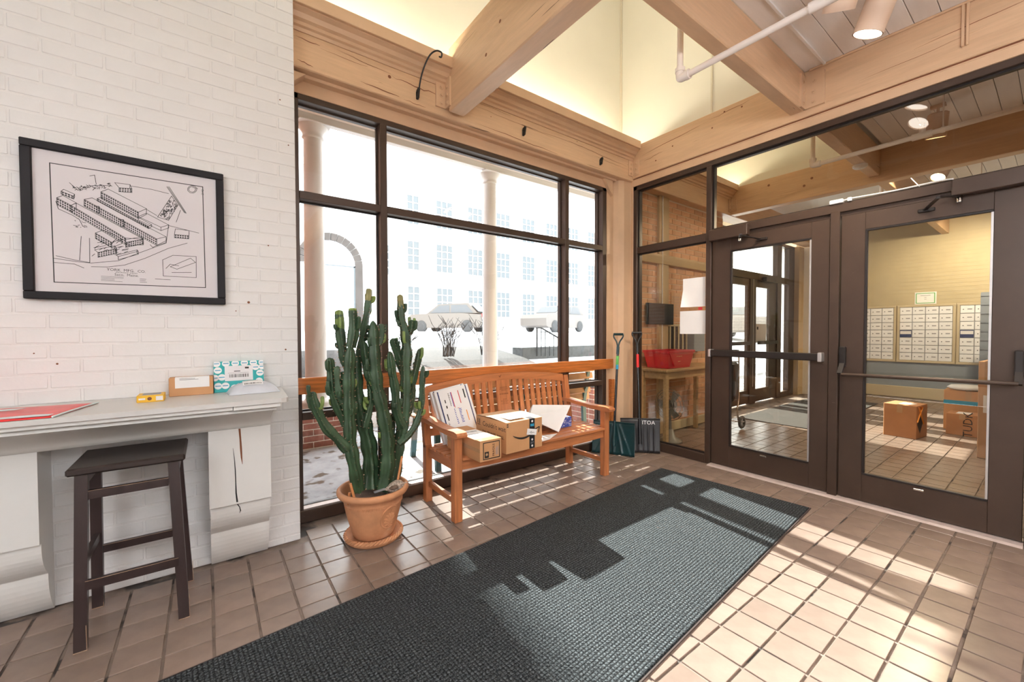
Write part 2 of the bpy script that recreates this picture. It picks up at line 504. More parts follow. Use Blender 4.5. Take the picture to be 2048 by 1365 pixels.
def smooth_path(P, n=6):
    P = [Vector(p) for p in P]; out = []
    for i in range(len(P) - 1):
        p0, p1, p2, p3 = P[max(0, i - 1)], P[i], P[i + 1], P[min(len(P) - 1, i + 2)]
        for k in range(n):
            t = k / n
            out.append(0.5 * ((2 * p1) + (p2 - p0) * t + (2 * p0 - 5 * p1 + 4 * p2 - p3) * t * t + (3 * p1 - p0 - 3 * p2 + p3) * t ** 3))
    out.append(P[-1]); return out
def in_frame(p, m=0.0):
    d = Vector(p) - CAM
    w = d.dot(fw)
    if w < 0.05: return None
    x, y = 1024 + 820.57 * d.dot(rt) / w, 682.5 - 820.57 * d.dot(up) / w
    return (x, y, w) if -m <= x <= 2048 + m and -m <= y <= 1365 + m else None
# ================================================================ FLOOR
PX = 0.1575
def yjoints():
    L = []
    y = 2.05
    while y < 3.0: L.append(y); y += 0.158
    y = 1.007
    L += [2.05 - (2.05 - 1.007) / 7 * k for k in range(1, 8)]
    y = 1.007 - 0.1565
    while y > -1.4: L.append(y); y -= 0.1565
    return sorted(set(round(v, 4) for v in L))
YJ = yjoints()
fl = MB().box(-2.6, 10.6, -3.2, 3.25, -0.12, -0.006)
floor = smesh('floor', fl, 'grout', 'square brown quarry tile floor with worn uneven grout')
cands = []
MR = 0.0768   # turn of the entrance mat
ex_m, ey_m = Vector((math.cos(MR), math.sin(MR), 0)), Vector((-math.sin(MR), math.cos(MR), 0))
MC = Vector((3.306, 2.178, 0))
def under_mat(x, y):
    d = Vector((x, y, 0)) - MC
    u, v = d.dot(ex_m), d.dot(ey_m)
    return -4.5 < u < -0.1 and -1.06 < v < -0.08
rest = MB()
J = 0.0048
for j in range(len(YJ) - 1):
    y0, y1 = YJ[j], YJ[j + 1]
    for k in range(-17, 68):
        x0 = 0.003 + PX * k; x1 = x0 + PX
        if y1 > 2.96 or (x0 < 0.43 and y1 > 2.79): continue
        if x1 > 10.5 or x0 < -2.6: continue
        cx, cy = (x0 + x1) / 2, (y0 + y1) / 2
        q = in_frame((cx, cy, 0), 30)
        if q and cx < 3.8 and not under_mat(cx, cy):
            cands.append((q[2], x0, x1, y0, y1))
        elif q or (-0.2 < cy and cx > -1):
            rest.box(x0 + J, x1 - J, y0 + J, y1 - J, -0.008, 0.0)
cands.sort()
tile_mesh = {}
for n, (w, x0, x1, y0, y1) in enumerate(cands):
    if n >= 300:
        rest.box(x0 + J, x1 - J, y0 + J, y1 - J, -0.008, 0.0); continue
    key = (round(x1 - x0, 4), round(y1 - y0, 4))
    if key not in tile_mesh:
        hx, hy = key[0] / 2 - J, key[1] / 2 - J
        tile_mesh[key] = mesh_of('tile', MB().box(-hx, hx, -hy, hy, -0.008, 0.0, 0.0016), 'tile')
    t = bpy.data.objects.new('tile', tile_mesh[key]); C.objects.link(t)
    t.parent = floor
    t.location = ((x0 + x1) / 2 + random.uniform(-.0008, .0008), (y0 + y1) / 2 + random.uniform(-.0008, .0008), random.uniform(-.0008, 0.0004))
tag(obj('floor_tiling', rest, 'tile', floor), kind='stuff')

# ================================================================ LEFT BRICK WALL (painted white)
wl = MB().box(-2.6, 0.434, 2.7366, 2.96, 0, 3.42)
wall_left = smesh('wall_left', wl, 'white_mortar', 'white painted brick wall')
CH, BP = 0.0683, 0.2045
brick_rest = MB(); brick_mesh = {}
cand = []
for k in range(-12, 40):
    z0 = 0.7911 + CH * k
    if z0 > 3.4: break
    z1 = z0 + CH
    if z1 < 0.03: continue
    zz0 = max(z0, 0.0)
    off = -0.268 if k % 2 == 0 else -0.372
    xs = [off + BP * i for i in range(-12, 6)]
    for i in range(len(xs) - 1):
        a, b = xs[i], min(xs[i + 1], 0.4385)
        if a > 0.40: continue
        if b - a < 0.02: continue
        if 0.4385 - b < 0.05: b = 0.4385
        q = in_frame(((a + b) / 2, 2.733, (zz0 + z1) / 2), 40)
        cand.append((0 if q else 1, -((q[2] if q else 9)), a, b, zz0, z1))
cand.sort()
for n, (o_, w_, a, b, z0, z1) in enumerate(cand):
    g = 0.0042
    if o_ or n >= 300:
        brick_rest.box(a + g, b - g, 2.7335, 2.742, z0 + g, z1 - g); continue
    key = (round(b - a, 4), round(z1 - z0, 4))
    if key not in brick_mesh:
        hx, hz = key[0] / 2 - g, key[1] / 2 - g
        brick_mesh[key] = mesh_of('brick', MB().box(-hx, hx, -0.0036, 0.0045, -hz, hz, 0.0024), 'white_brick')
    t = bpy.data.objects.new('brick', brick_mesh[key]); C.objects.link(t)
    t.parent = wall_left
    t.location = ((a + b) / 2, 2.7378 + random.uniform(-.0006, .0006), (z0 + z1) / 2)
    t.rotation_euler = (random.uniform(-.004, .004), random.uniform(-.002, .002), random.uniform(-.004, .004))
tag(obj('brickwork', brick_rest, 'white_brick', wall_left), kind='stuff')
# the dark chips in the paint
for (x, z, s) in ((-.62, 1.16, .003), (-.55, 1.11, .0045), (.19, 1.42, .007), (.13, 1.37, .003), (.02, .88, .004), (.36, 2.6, .004), (.40, 2.35, .004), (.37, 1.15, .005), (.29, 1.75, .004), (-.655, .20, .009), (-.64, .155, .012)):
    obj('paint_chip', MB().lathe([(s, 0), (s * .6, -.0006), (0.0001, -.0006)], (x, 2.7332, z), 7, False, 'y'), 'carved', wall_left)

# rest of the room, behind the camera
smesh('wall_back', MB().box(-2.7, 3.9, -3.3, -3.2, 0, 3.4), 'white_paint')
smesh('wall_side', MB().box(-2.7, -2.6, -3.3, 3.2, 0, 5.2), 'white_paint')
smesh('wall_right', MB().box(3.775, 3.875, -3.2, 0.06, 0, 2.93), 'beige_plain')

# ================================================================ BEAMS (painted timber)
def bolt(parent, p, ax, r=0.017):
    prof = [(r * 1.35, 0), (r * 1.35, -.003), (r * .8, -.003), (r * .75, -.010), (0.0005, -.011)]
    obj('bolt', MB().lathe(prof, p, 10, False, ax), 'beige_plain', parent)
tb = struct('trim_1', (2, 2.84, 2.9), 'beige painted timber beam above the window')
obj('beam', MB().box(0.30, 3.88, 2.84, 3.06, 2.888, 3.215, .006), 'beige', tb)
# crown moulding and fascia board in front of the beam (hides the cove light)
prof = [(2.84, 3.105), (2.832, 3.105), (2.826, 3.125), (2.812, 3.132), (2.808, 3.150), (2.790, 3.160), (2.778, 3.185), (2.752, 3.200), (2.752, 3.215), (2.84, 3.215)]
obj('crown_moulding', MB().prism([(y, z) for y, z in prof], 'x', 0.437, 3.755), 'beige_plain', tb)
obj('fascia_board', MB().box(0.437, 3.755, 2.732, 2.756, 3.207, 3.287, .003), 'beige_plain', tb)
obj('trough_floor', MB().box(0.30, 3.755, 2.756, 3.10, 3.215, 3.222), 'cream', tb)
obj('head_board', MB().box(0.43, 3.56, 2.95, 2.972, 2.788, 2.888, .002), 'beige_plain', tb)
obj('soffit_board', MB().box(0.43, 3.56, 2.90, 2.955, 2.868, 2.890, .002), 'beige_plain', tb)
obj('corner_block', MB().prism([(0.436, 2.79), (0.52, 2.868), (0.436, 2.868)], 'y', 2.86, 2.95), 'beige_plain', tb)
# long checks in the timber
def crack(parent, pts, y, w0, m='carved'):
    mb = MB(); n = len(pts)
    for i in range(n - 1):
        (xa, za), (xb, zb) = pts[i], pts[i + 1]
        wa, wb = w0 * math.sin(math.pi * (i + .25) / n), w0 * math.sin(math.pi * (i + 1.2) / n)
        mb.add([(xa, y, za - wa), (xb, y, zb - wb), (xb, y, zb + wb * .4), (xa, y, za + wa * .4)], [(0, 1, 2, 3)])
    return obj('crack', mb, m, parent)
rr = random.Random(4)
def wig(x0, x1, z0, z1, n=7, a=.004): return [(x0 + (x1 - x0) * i / n, z0 + (z1 - z0) * i / n + rr.uniform(-a, a)) for i in range(n + 1)]
crack(tb, wig(.46, .60, 3.075, 3.062), 2.8388, .004); crack(tb, wig(.60, .90, 3.05, 3.045), 2.8388, .002); crack(tb, wig(.7, 1.06, 3.08, 3.055), 2.8388, .0025)
crack(tb, wig(1.06, 1.45, 3.045, 3.03, 11, .008), 2.8388, .005); crack(tb, wig(.85, 1.12, 2.93, 2.922), 2.8388, .005); crack(tb, wig(1.15, 1.32, 2.915, 2.91), 2.8388, .003)
crack(tb, wig(1.70, 2.60, 3.06, 3.04, 11), 2.8388, .002); crack(tb, wig(1.65, 2.1, 3.10, 3.09), 2.8388, .0018); crack(tb, wig(2.3, 3.0, 3.05, 3.06, 9), 2.8388, .002)
crack(tb, wig(2.75, 3.66, 3.065, 3.03, 12), 2.8388, .0035); crack(tb, wig(1.75, 2.65, 2.93, 2.905, 9), 2.8388, .004)
crack(tb, wig(3.1, 3.6, 3.02, 3.0, 9), 2.8388, .002); crack(tb, wig(.47, .56, 2.93, 2.92), 2.8388, .004)
for (x, z, s) in ((.72, 3.13, .006), (1.05, 3.035, .012), (1.9, 3.02, .004), (2.9, 3.09, .005)):
    obj('knot', MB().lathe([(s, 0), (.0004, -.0004)], (x, 2.8388, z), 8, False, 'y'), 'carved', tb)

td = struct('trim_2', (3.755, 1.5, 2.9), 'beige painted timber beam above the glass doors')
obj('beam', MB().box(3.755, 3.90, -3.2, 2.92, 2.915, 3.262, .006), 'beige_y', td)
obj('head_board', MB().box(3.762, 3.87, -3.2, 2.84, 2.832, 2.90, .002), 'beige_plain', td)
obj('reveal', MB().box(3.770, 3.86, -3.2, 2.84, 2.898, 2.917), 'carved', td)
obj('edge_bead', MB().box(3.758, 3.765, -3.2, 2.84, 2.893, 2.902, .002), 'beige_plain', td)
def crack_d(y0, y1, z0, z1, w, n=8):
    mb = MB(); P = wig(y0, y1, z0, z1, n)
    for i in range(n):
        wa, wb = w * math.sin(math.pi * (i + .3) / n), w * math.sin(math.pi * (i + 1.0) / n) + 0.0002
        mb.add([(3.7538, P[i][0], P[i][1] - wa), (3.7538, P[i + 1][0], P[i + 1][1] - wb), (3.7538, P[i + 1][0], P[i + 1][1] + wb * .4), (3.7538, P[i][0], P[i][1] + wa * .4)], [(3, 2, 1, 0)])
    obj('crack', mb, 'carved', td)
crack_d(2.72, 2.0, 3.13, 3.20, .004); crack_d(2.70, 2.45, 3.06, 3.09, .003); crack_d(0.9, .3, 3.03, 3.06, .002); crack_d(0.62, 0.05, 3.10, 3.13, .003); crack_d(2.0, 1.6, 3.2, 3.23, .003)
for (y, z) in ((2.55, 3.02), (2.36, 3.10), (1.96, 3.12), (1.85, 3.22), (1.7, 3.2)):
    obj('knot', MB().lathe([(.008, 0), (.0004, -.0004)], (3.7537, y, z), 8, False, 'x'), 'carved', td)
# chase strips on the beam at upper right
for dy in (0.0, 0.020): obj('cable_cover', MB().box(3.742, 3.756, .395 - dy, .408 - dy, 2.995, 3.262, .002), 'beige_plain', td)
obj('quarter_round', MB().tube([(3.748, 1.20, 3.254), (3.748, -3.2, 3.254)], .009, 8), 'beige_plain', td)
# angle brackets with bolts in the corner
obj('angle_plate', MB().box(3.68, 3.755, 2.828, 2.840, 2.94, 3.10, .001), 'beige_plain', tb)
for z in (2.965, 3.015, 3.065): bolt(tb, (3.715, 2.828, z), 'y', .013)
obj('angle_plate', MB().box(3.745, 3.756, 2.755, 2.83, 2.94, 3.10, .001), 'beige_plain', td)
for z in (2.965, 3.015, 3.065): bolt(td, (3.745, 2.79, z), 'x', .013)

ta = struct('trim_3', (1.55, 2.0, 2.915), 'beige painted timber cross beam meeting the window beam')
obj('beam', MB().box(1.49, 1.622, -3.2, 2.80, 2.914, 3.385, .008), 'beige_y', ta)
obj('angle_plate', MB().box(1.40, 1.49, 2.826, 2.842, 2.945, 3.13, .001), 'beige_plain', ta)
obj('angle_plate', MB().box(1.476, 1.491, 2.76, 2.842, 2.945, 3.16, .001), 'beige_plain', ta)
for z in (2.975, 3.035, 3.095):
    bolt(ta, (1.445, 2.826, z), 'y', .014); bolt(ta, (1.476, 2.795, z), 'x', .014)
for (y, z) in ((2.28, 3.06), (2.12, 3.18)): obj('bolt_hole', MB().lathe([(.012, 0), (.0004, -.0004)], (1.4888, y, z), 8, False, 'x'), 'carved', ta)

tb2 = struct('trim_4', (2.7, 1.28, 2.965), 'beige painted timber beam below the board ceiling')
obj('beam', MB().box(-2.6, 3.755, 1.236, 1.332, 2.963, 3.262, .006), 'beige', tb2)
obj('angle_plate', MB().box(3.735, 3.756, 1.10, 1.236, 2.965, 3.215, .001), 'beige_plain', tb2)
obj('angle_plate', MB().box(3.66, 3.755, 1.222, 1.237, 2.965, 3.215, .001), 'beige_plain', tb2)
for z in (3.0, 3.08, 3.16):
    bolt(tb2, (3.735, 1.17, z), 'x', .012); bolt(tb2, (3.70, 1.222, z), 'y', .010)

# corner post between window and doors
tp = struct('trim_5', (3.62, 2.92, 0), 'beige painted timber post in the corner')
obj('post', MB().prism([(3.565, 2.965), (3.60, 2.905), (3.655, 2.872), (3.775, 2.862), (3.775, 3.06), (3.565, 3.06)], 'z', 0, 2.888), 'beige_plain', tp)
obj('jamb_board', MB().box(3.470, 3.575, 2.952, 3.05, 0, 2.79, .002), 'beige_plain', tp)
obj('corner_brace', MB().prism([(3.39, 2.868), (3.52, 2.868), (3.52, 2.71), (3.47, 2.76)], 'y', 2.915, 2.953), 'beige_plain', tp)
obj('side_board', MB().box(3.763, 3.80, 2.84, 2.95, 0, 2.9, .002), 'beige_plain', tp)

# ================================================================ LIGHT WELL + BOARD CEILING
wc = struct('ceiling', (0, 0, 3.26), 'white board ceiling and tall cream light well')
obj('well_wall', MB().box(-2.6, 3.90, 3.10, 3.16, 3.05, 5.1), 'cream', wc)
obj('well_wall', MB().box(3.875, 3.93, 1.24, 3.16, 3.262, 5.1), 'cream', wc)
obj('well_wall', MB().box(-2.6, 3.90, 1.20, 1.245, 3.262, 5.1), 'cream', wc)
obj('well_lid', MB().box(-2.7, 3.93, 1.2, 3.16, 5.08, 5.16), 'cream', wc)
obj('seam_strip', MB().box(3.862, 3.876, 3.075, 3.10, 3.262, 5.08), 'cream_trim', wc)
obj('seam_strip', MB().box(3.862, 3.876, 2.02, 2.034, 3.262, 5.08), 'cream_trim', wc)
obj('ceiling_deck', MB().box(-2.65, 10.6, -3.25, 1.22, 3.275, 3.33), 'board_gap', wc)
bm = None
y = 1.236; k = 0
while y > -3.1:
    a, b = y - 0.1235, y
    bb = MB().box(-2.6, 3.755, -0.06, 0.06, 0, .016, .002)
    if bm is None: bm = mesh_of('board', bb, 'board')
    o = bpy.data.objects.new('board', bm); C.objects.link(o); o.parent = wc
    o.location = (0, (a + b) / 2, 3.262 - 3.26 + random.uniform(-.001, .001))
    y -= 0.1235
obj('batten', MB().box(-2.6, 3.75, 1.095, 1.112, 3.248, 3.262, .002), 'board', wc)

# ================================================================ WINDOW (bronze aluminium storefront, nine lights)
wn = struct('window_1', (2.0, 2.96, 0), 'dark bronze framed window of nine panes')
WX = [(0.440, 0.492), (1.020, 1.070), (2.860, 2.911), (3.410, 3.470)]
Y0, Y1, YG = 2.958, 3.075, 3.035
obj('jamb', MB().box(*WX[0], Y0, Y1, 0, 2.79, .003), 'bronze', wn)
obj('mullion', MB().box(*WX[1], Y0, Y1, 0.08, 2.757, .003), 'bronze', wn)
obj('mullion', MB().box(*WX[2], Y0, Y1, 0.08, 2.757, .003), 'bronze', wn)
obj('jamb', MB().box(*WX[3], Y0, Y1, 0, 2.79, .003), 'bronze', wn)
obj('head', MB().box(.44, 3.47, Y0, Y1, 2.752, 2.792, .003), 'bronze', wn)
obj('sill', MB().box(.44, 3.47, Y0 - .012, Y1, 0.0, .082, .004), 'bronze', wn)
for i in range(3):
    a, b = WX[i][1], WX[i + 1][0]
    obj('transom_bar', MB().box(a, b, Y0, Y1, 2.118, 2.170, .003), 'bronze', wn)
    obj('lower_bar', MB().box(a, b, Y0, Y1, 0.674, 0.724, .003), 'bronze', wn)
    for (z0, z1) in ((.082, .674), (.724, 2.118), (2.170, 2.752)):
        obj('pane', MB().box(a + .001, b - .001, YG, YG + .006, z0 + .001, z1 - .001), 'clear_glass', wn)
        bead = MB()
        for s in (-1,):
            yb = YG - .012
            bead.box(a, b, yb, YG, z0, z0 + .010); bead.box(a, b, yb, YG, z1 - .010, z1)
            bead.box(a, a + .010, yb, YG, z0 + .01, z1 - .01); bead.box(b - .010, b, yb, YG, z0 + .01, z1 - .01)
        obj('glazing_bead', bead, 'bronze_d' if z1 < 2.5 else 'bronze', wn)
    obj('sill_ledge', MB().box(a, b, Y0 + .004, YG - .012, .082, .088), 'threshold', wn)
smesh('wall_window', MB().box(-2.6, .44, 2.96, 3.10, 0, 3.4).box(3.55, 3.78, 3.06, 3.2, 0, 2.9).box(-2.6, 3.9, 3.03, 3.2, 2.80, 3.1), 'beige_plain')

# oak crash rail across the window
rl = thing('crash_rail', (2.0, 2.915, .853), 'orange oak rail running across the window behind the bench', 'rail')
obj('rail', MB().box(.437, 3.512, 2.893, 2.932, .853, .958, .004), 'oak_rail', rl)
for x in (1.045, 2.885, 3.44): obj('bracket', MB().box(x - .018, x + .018, 2.930, 2.962, .87, .94, .003), 'bronze', rl)

# ================================================================ DOOR WALL (sidelight, transom, two doors)
D = 3.775
sl = struct('window_2', (D, 2.0, 0), 'dark bronze storefront frame with sidelight and transom glass')
DX0, DX1, DG = D, D + .10, D + .045
obj('jamb', MB().box(DX0, DX1, 2.795, 2.842, 0, 2.833, .003), 'bronze', sl)
obj('mullion', MB().box(DX0, DX1, 1.972, 2.022, 0, 2.79, .003), 'bronze', sl)
obj('mullion', MB().box(DX0 - .004, DX1, 1.004, 1.062, 0, 2.14, .003), 'bronze', sl)
obj('jamb', MB().box(DX0, DX1, 0.06, .122, 0, 2.833, .003), 'bronze', sl)
obj('head', MB().box(DX0, DX1, .06, 2.842, 2.788, 2.834, .003), 'bronze', sl)
obj('transom_bar', MB().box(DX0, DX1, 2.022, 2.795, 2.098, 2.166, .003), 'bronze', sl)
obj('door_header', MB().box(DX0, DX1, .122, 1.972, 2.130, 2.196, .003), 'bronze', sl)
obj('header_stop', MB().box(DX0 + .022, DX1, .122, 1.972, 2.102, 2.130), 'bronze', sl)
obj('sill', MB().box(DX0, DX1, 2.022, 2.795, 0, .085, .004), 'bronze', sl)
obj('mullion', MB().box(DX0 + .01, DX1, .996, 1.06, 2.196, 2.20), 'bronze', sl)
for (y0, y1, z0, z1) in ((2.022, 2.795, .085, 2.098), (2.022, 2.795, 2.166, 2.788), (.122, 1.972, 2.196, 2.788)):
    obj('pane', MB().box(DG, DG + .006, y0 + .001, y1 - .001, z0 + .001, z1 - .001), 'lobby_glass', sl)
    bead = MB()
    for xx in (DG - .016,):
        bead.box(xx, DG, y0, y1, z0, z0 + .012); bead.box(xx, DG, y0, y1, z1 - .012, z1)
        bead.box(xx, DG, y0, y0 + .012, z0 + .012, z1 - .012); bead.box(xx, DG, y1 - .012, y1, z0 + .012, z1 - .012)
    obj('glazing_bead', bead, 'bronze_d', sl)
obj('threshold', MB().prism([(D - .055, 0.0), (D - .035, .010), (D + .10, .014), (D + .10, 0)], 'y', .122, 1.972), 'threshold', sl)

def door(name, y0, y1, g0, g1, gz0, gz1, label):
    d = struct(name, (D + .02, (y0 + y1) / 2, 0), label)
    x0, x1 = D + .016, D + .064
    z0, z1 = .016, 2.100
    obj('stile', MB().box(x0, x1, g1, y1, z0, z1, .002), 'bronze', d)
    obj('stile', MB().box(x0, x1, y0, g0, z0, z1, .002), 'bronze', d)
    obj('top_rail', MB().box(x0, x1, g0, g1, gz1, z1, .002), 'bronze', d)
    obj('bottom_rail', MB().box(x0, x1, g0, g1, z0, gz0, .002), 'bronze', d)
    obj('pane', MB().box(x0 + .022, x0 + .028, g0, g1, gz0, gz1), 'lobby_glass', d)
    t = .014
    b = MB()
    b.box(x0 - .004, x0 + .022, g0, g1, gz0, gz0 + t, .002); b.box(x0 - .004, x0 + .022, g0, g1, gz1 - t, gz1, .002)
    obj('glazing_bead', b, 'bronze_d', d)
    obj('glazing_bead', MB().box(x0 - .004, x0 + .022, g1 - t, g1, gz0 + t, gz1 - t, .002), 'bronze_d', d)
    obj('glazing_bead', MB().box(x0 - .002, x0 + .022, g0, g0 + t * .8, gz0 + t, gz1 - t, .001), 'alu', d)
    o = obj('badge', MB().box(x0 - .003, x0, (y0 + y1) / 2 - .025, (y0 + y1) / 2 + .025, gz0 - .028, gz0 - .016, .002), 'chrome', d)
    return d
d1 = door('door_1', 1.068, 1.966, 1.186, 1.803, .205, 1.978, 'dark bronze glass door with a flat push bar')
d2 = door('door_2', .128, .998, .262, .860, .210, 1.978, 'dark bronze glass door with a crossbar panic handle')
# flat push bar
pb = obj('push_bar', MB().box(D - .052, D - .010, 1.115, 1.955, 1.022, 1.080, .006), 'bronze_d', d1)
obj('end_cap', MB().box(D - .055, D + .016, 1.092, 1.118, 1.016, 1.086, .004), 'alu', pb)
obj('end_cap', MB().box(D - .055, D + .016, 1.945, 1.968, 1.016, 1.086, .004), 'alu', pb)
# crossbar
cb = obj('crossbar', MB().tube([(D - .07, .965, .935), (D - .075, .55, .940), (D - .07, .150, .945)], .013, 10), 'bronze', d2)
for y in (.975, .152):
    obj('arm', MB().bar((D - .005, y, 1.02), (D - .072, y, .94), .016, .03, (0, 1, 0)), 'bronze_d', cb)
    obj('arm_case', MB().box(D - .022, D + .016, y - .019, y + .019, .985, 1.135, .006), 'bronze_d', cb)
# closers
def closer(parent, y0, y1, z0, z1, arm):
    b = obj('door_closer', MB().box(D - .060, D - .001, y0, y1, z0, z1, .005), 'bronze', parent)
    obj('closer_arm', MB().bar((D - .035, arm[0], z0 - .004), (D - .20, arm[1], z0 - .020), .022, .007), 'bronze_d', b)
    obj('closer_arm', MB().bar((D - .20, arm[1], z0 - .028), (D + .012, arm[2], z0 - .045), .020, .006), 'bronze_d', b)
    obj('pivot', MB().lathe([(.014, -.035), (.014, .012), (.001, .013)], (D - .035, arm[0], z0 - .004), 10), 'chrome', b)
    obj('arm_shoe', MB().box(D - .002, D + .018, arm[2] - .05, arm[2] + .03, z0 - .058, z0 - .035, .003), 'bronze_d', b)
    return b
closer(d1, 1.632, 1.966, 2.078, 2.176, (1.70, 1.62, 1.55))
closer(d2, .128, .432, 2.085, 2.185, (.40, .47, .56))
# cable and little sensor on the header
sn = thing('door_sensor', (D - .01, 1.02, 2.197), 'small white contact sensor with a white cable on the door header', 'sensor')
obj('sensor_body', MB().box(D - .014, D + .02, .985, 1.068, 2.197, 2.226, .004), 'plastic_w', sn)
obj('cable', MB().tube(smooth_path([(D - .004, .985, 2.209), (D - .004, .93, 2.214), (D - .003, .7, 2.206), (D - .004, .5, 2.209), (D - .004, .43, 2.203)]), .0055, 8), 'plastic_w', sn)
obj('cable_clip', MB().box(D - .012, D + .004, .935, .96, 2.197, 2.224, .003), 'plastic_w', sn)
# ================================================================ MAIL LOBBY BEYOND THE GLASS
lw = smesh('wall_lobby', MB().box(3.875, 5.97, 2.955, 3.12, 0, 2.9), 'lobby_mortar', 'tan brick lobby wall with pale mortar behind the table')
lbm = {}; lrest = MB(); nb_ = 0
for k in range(42):
    z = .004 + k * .0683
    x = 3.88 - (.10 if k % 2 else 0)
    while x < 5.96:
        a, b = max(x, 3.88), min(x + .1965, 5.965)
        q = in_frame(((a + b) / 2, 2.95, z + .03))
        if b - a > .03:
            if z > .80 and q and 1262 < q[0] < 1412 and nb_ < 290:
                key = round(b - a, 4)
                if key not in lbm: lbm[key] = mesh_of('brick', MB().box(-key / 2, key / 2, -.004, .004, -.0300, .0300, .0015), 'lobby_brick')
                o = bpy.data.objects.new('brick', lbm[key]); C.objects.link(o); o.parent = lw
                o.location = ((a + b) / 2, 2.953, z + .030); nb_ += 1
            else: lrest.box(a, b, 2.949, 2.956, z, z + .060)
        x += .2045
tag(obj('brickwork', lrest, 'lobby_brick', lw), kind='stuff')
lt = struct('trim_10', (4.47, 2.93, 0), 'beige post and rail on the lobby brick wall')
obj('post', MB().box(4.375, 4.575, 2.915, 2.952, 0, 2.88, .003), 'tan_wall', lt)
obj('rail', MB().box(3.88, 5.96, 2.905, 2.952, 2.065, 2.180, .003), 'tan_wall', lt)
obj('conduit', MB().tube([(4.43, 2.908, .95), (4.43, 2.908, 2.88)], .006, 6), 'paper_w', lt)
smesh('baseboard_lobby', MB().box(3.875, 5.97, 2.925, 2.95, 0, .115, .006), 'base_cream')
lb = struct('trim_6', (5, 2.84, 2.9), 'beige timber beams of the lobby ceiling')
obj('beam', MB().box(3.90, 9.4, 2.84, 3.06, 2.888, 3.215, .006), 'beige', lb)
obj('crown_moulding', MB().prism(prof, 'x', 3.90, 5.96), 'beige_plain', lb)
obj('fascia_board', MB().box(3.90, 5.96, 2.732, 2.756, 3.207, 3.287, .003), 'beige_plain', lb)
obj('beam', MB().box(5.96, 6.09, -1.5, 2.84, 2.89, 3.262, .006), 'beige_y', lb)
obj('angle_plate', MB().box(5.89, 5.962, 2.826, 2.842, 2.93, 3.10, .001), 'beige_plain', lb)
obj('angle_plate', MB().box(5.946, 5.961, 2.755, 2.83, 2.93, 3.10, .001), 'beige_plain', lb)
for z in (2.955, 3.015, 3.07): bolt(lb, (5.946, 2.79, z), 'x', .015); bolt(lb, (5.925, 2.826, z), 'y', .015)
obj('beam', MB().box(3.90, 5.96, 1.236, 1.332, 2.963, 3.262, .006), 'beige', lb)
obj('beam', MB().box(6.09, 10.5, 1.236, 1.332, 2.963, 3.262, .006), 'beige', lb)
for (y, z) in ((2.35, 3.17), (1.87, 3.12), (1.95, 3.05)): obj('bolt_hole', MB().lathe([(.016, 0), (.0004, -.0004)], (5.9588, y, z), 8, False, 'x'), 'carved', lb)
lc = struct('ceiling_lobby', (3.9, 0, 3.262), 'painted board ceiling over the mail lobby')
bmesh_l = mesh_of('board', MB().box(0, 6.6, -0.06, 0.06, 0, .016, .002), 'board')
y = 1.236
while y > -1.6:
    o = bpy.data.objects.new('board', bmesh_l); C.objects.link(o); o.parent = lc
    o.location = (0, y - .062, 0); y -= .1235
obj('well_wall', MB().box(3.90, 5.96, 3.10, 3.16, 3.05, 4.4).box(5.97, 6.02, 1.33, 3.1, 3.262, 4.4).box(3.93, 5.96, 1.2, 1.245, 3.262, 4.4).box(3.9, 6.0, 1.2, 3.16, 4.4, 4.45), 'cream', lc)
obj('flat_ceiling', MB().box(6.0, 10.5, 1.33, 3.2, 3.262, 3.30), 'board', lc)
mw_ = smesh('wall_mail', MB().box(10.5, 10.65, -1.6, 3.3, .66, 3.3), 'mail_wall', 'cream upper wall around the mailboxes')
smesh('wall_mail_lower', MB().box(10.497, 10.65, -1.6, 3.3, 0, .66), 'blue_wall', 'blue grey painted lower wall')
smesh('baseboard_mail', MB().box(10.47, 10.50, -1.6, 3.3, 0, .21, .008), 'base_cream')
smesh('wall_lobby_side', MB().box(3.875, 10.6, -1.7, -1.6, 0, 3.3), 'tan_wall')
# courses in the painted brick of the mail wall
crs = MB()
for i in range(34):
    z = .72 + i * .0683
    if z < 3.2: crs.box(10.4965, 10.50, -1.0, 3.1, z, z + .060)
tag(obj('brickwork', crs, 'mail_wall', mw_), kind='stuff')
bpn = struct('wall_partition', (9.6, .5, 0), 'blue grey painted brick return wall')
obj('partition', MB().box(9.55, 9.75, -1.6, .775, 0, 1.83), 'blue_wall', bpn)
rr = random.Random(2)
pm = MB()
for i in range(27):
    for j in range(4):
        a = .775 - j * .2045 - (.10 if i % 2 else 0)
        pm.box(9.545, 9.551, max(a - .196, -.1), min(a, .772), i * .0683 + .004, i * .0683 + .063)
tag(obj('brickwork', pm, 'blue_wall', bpn), kind='stuff')

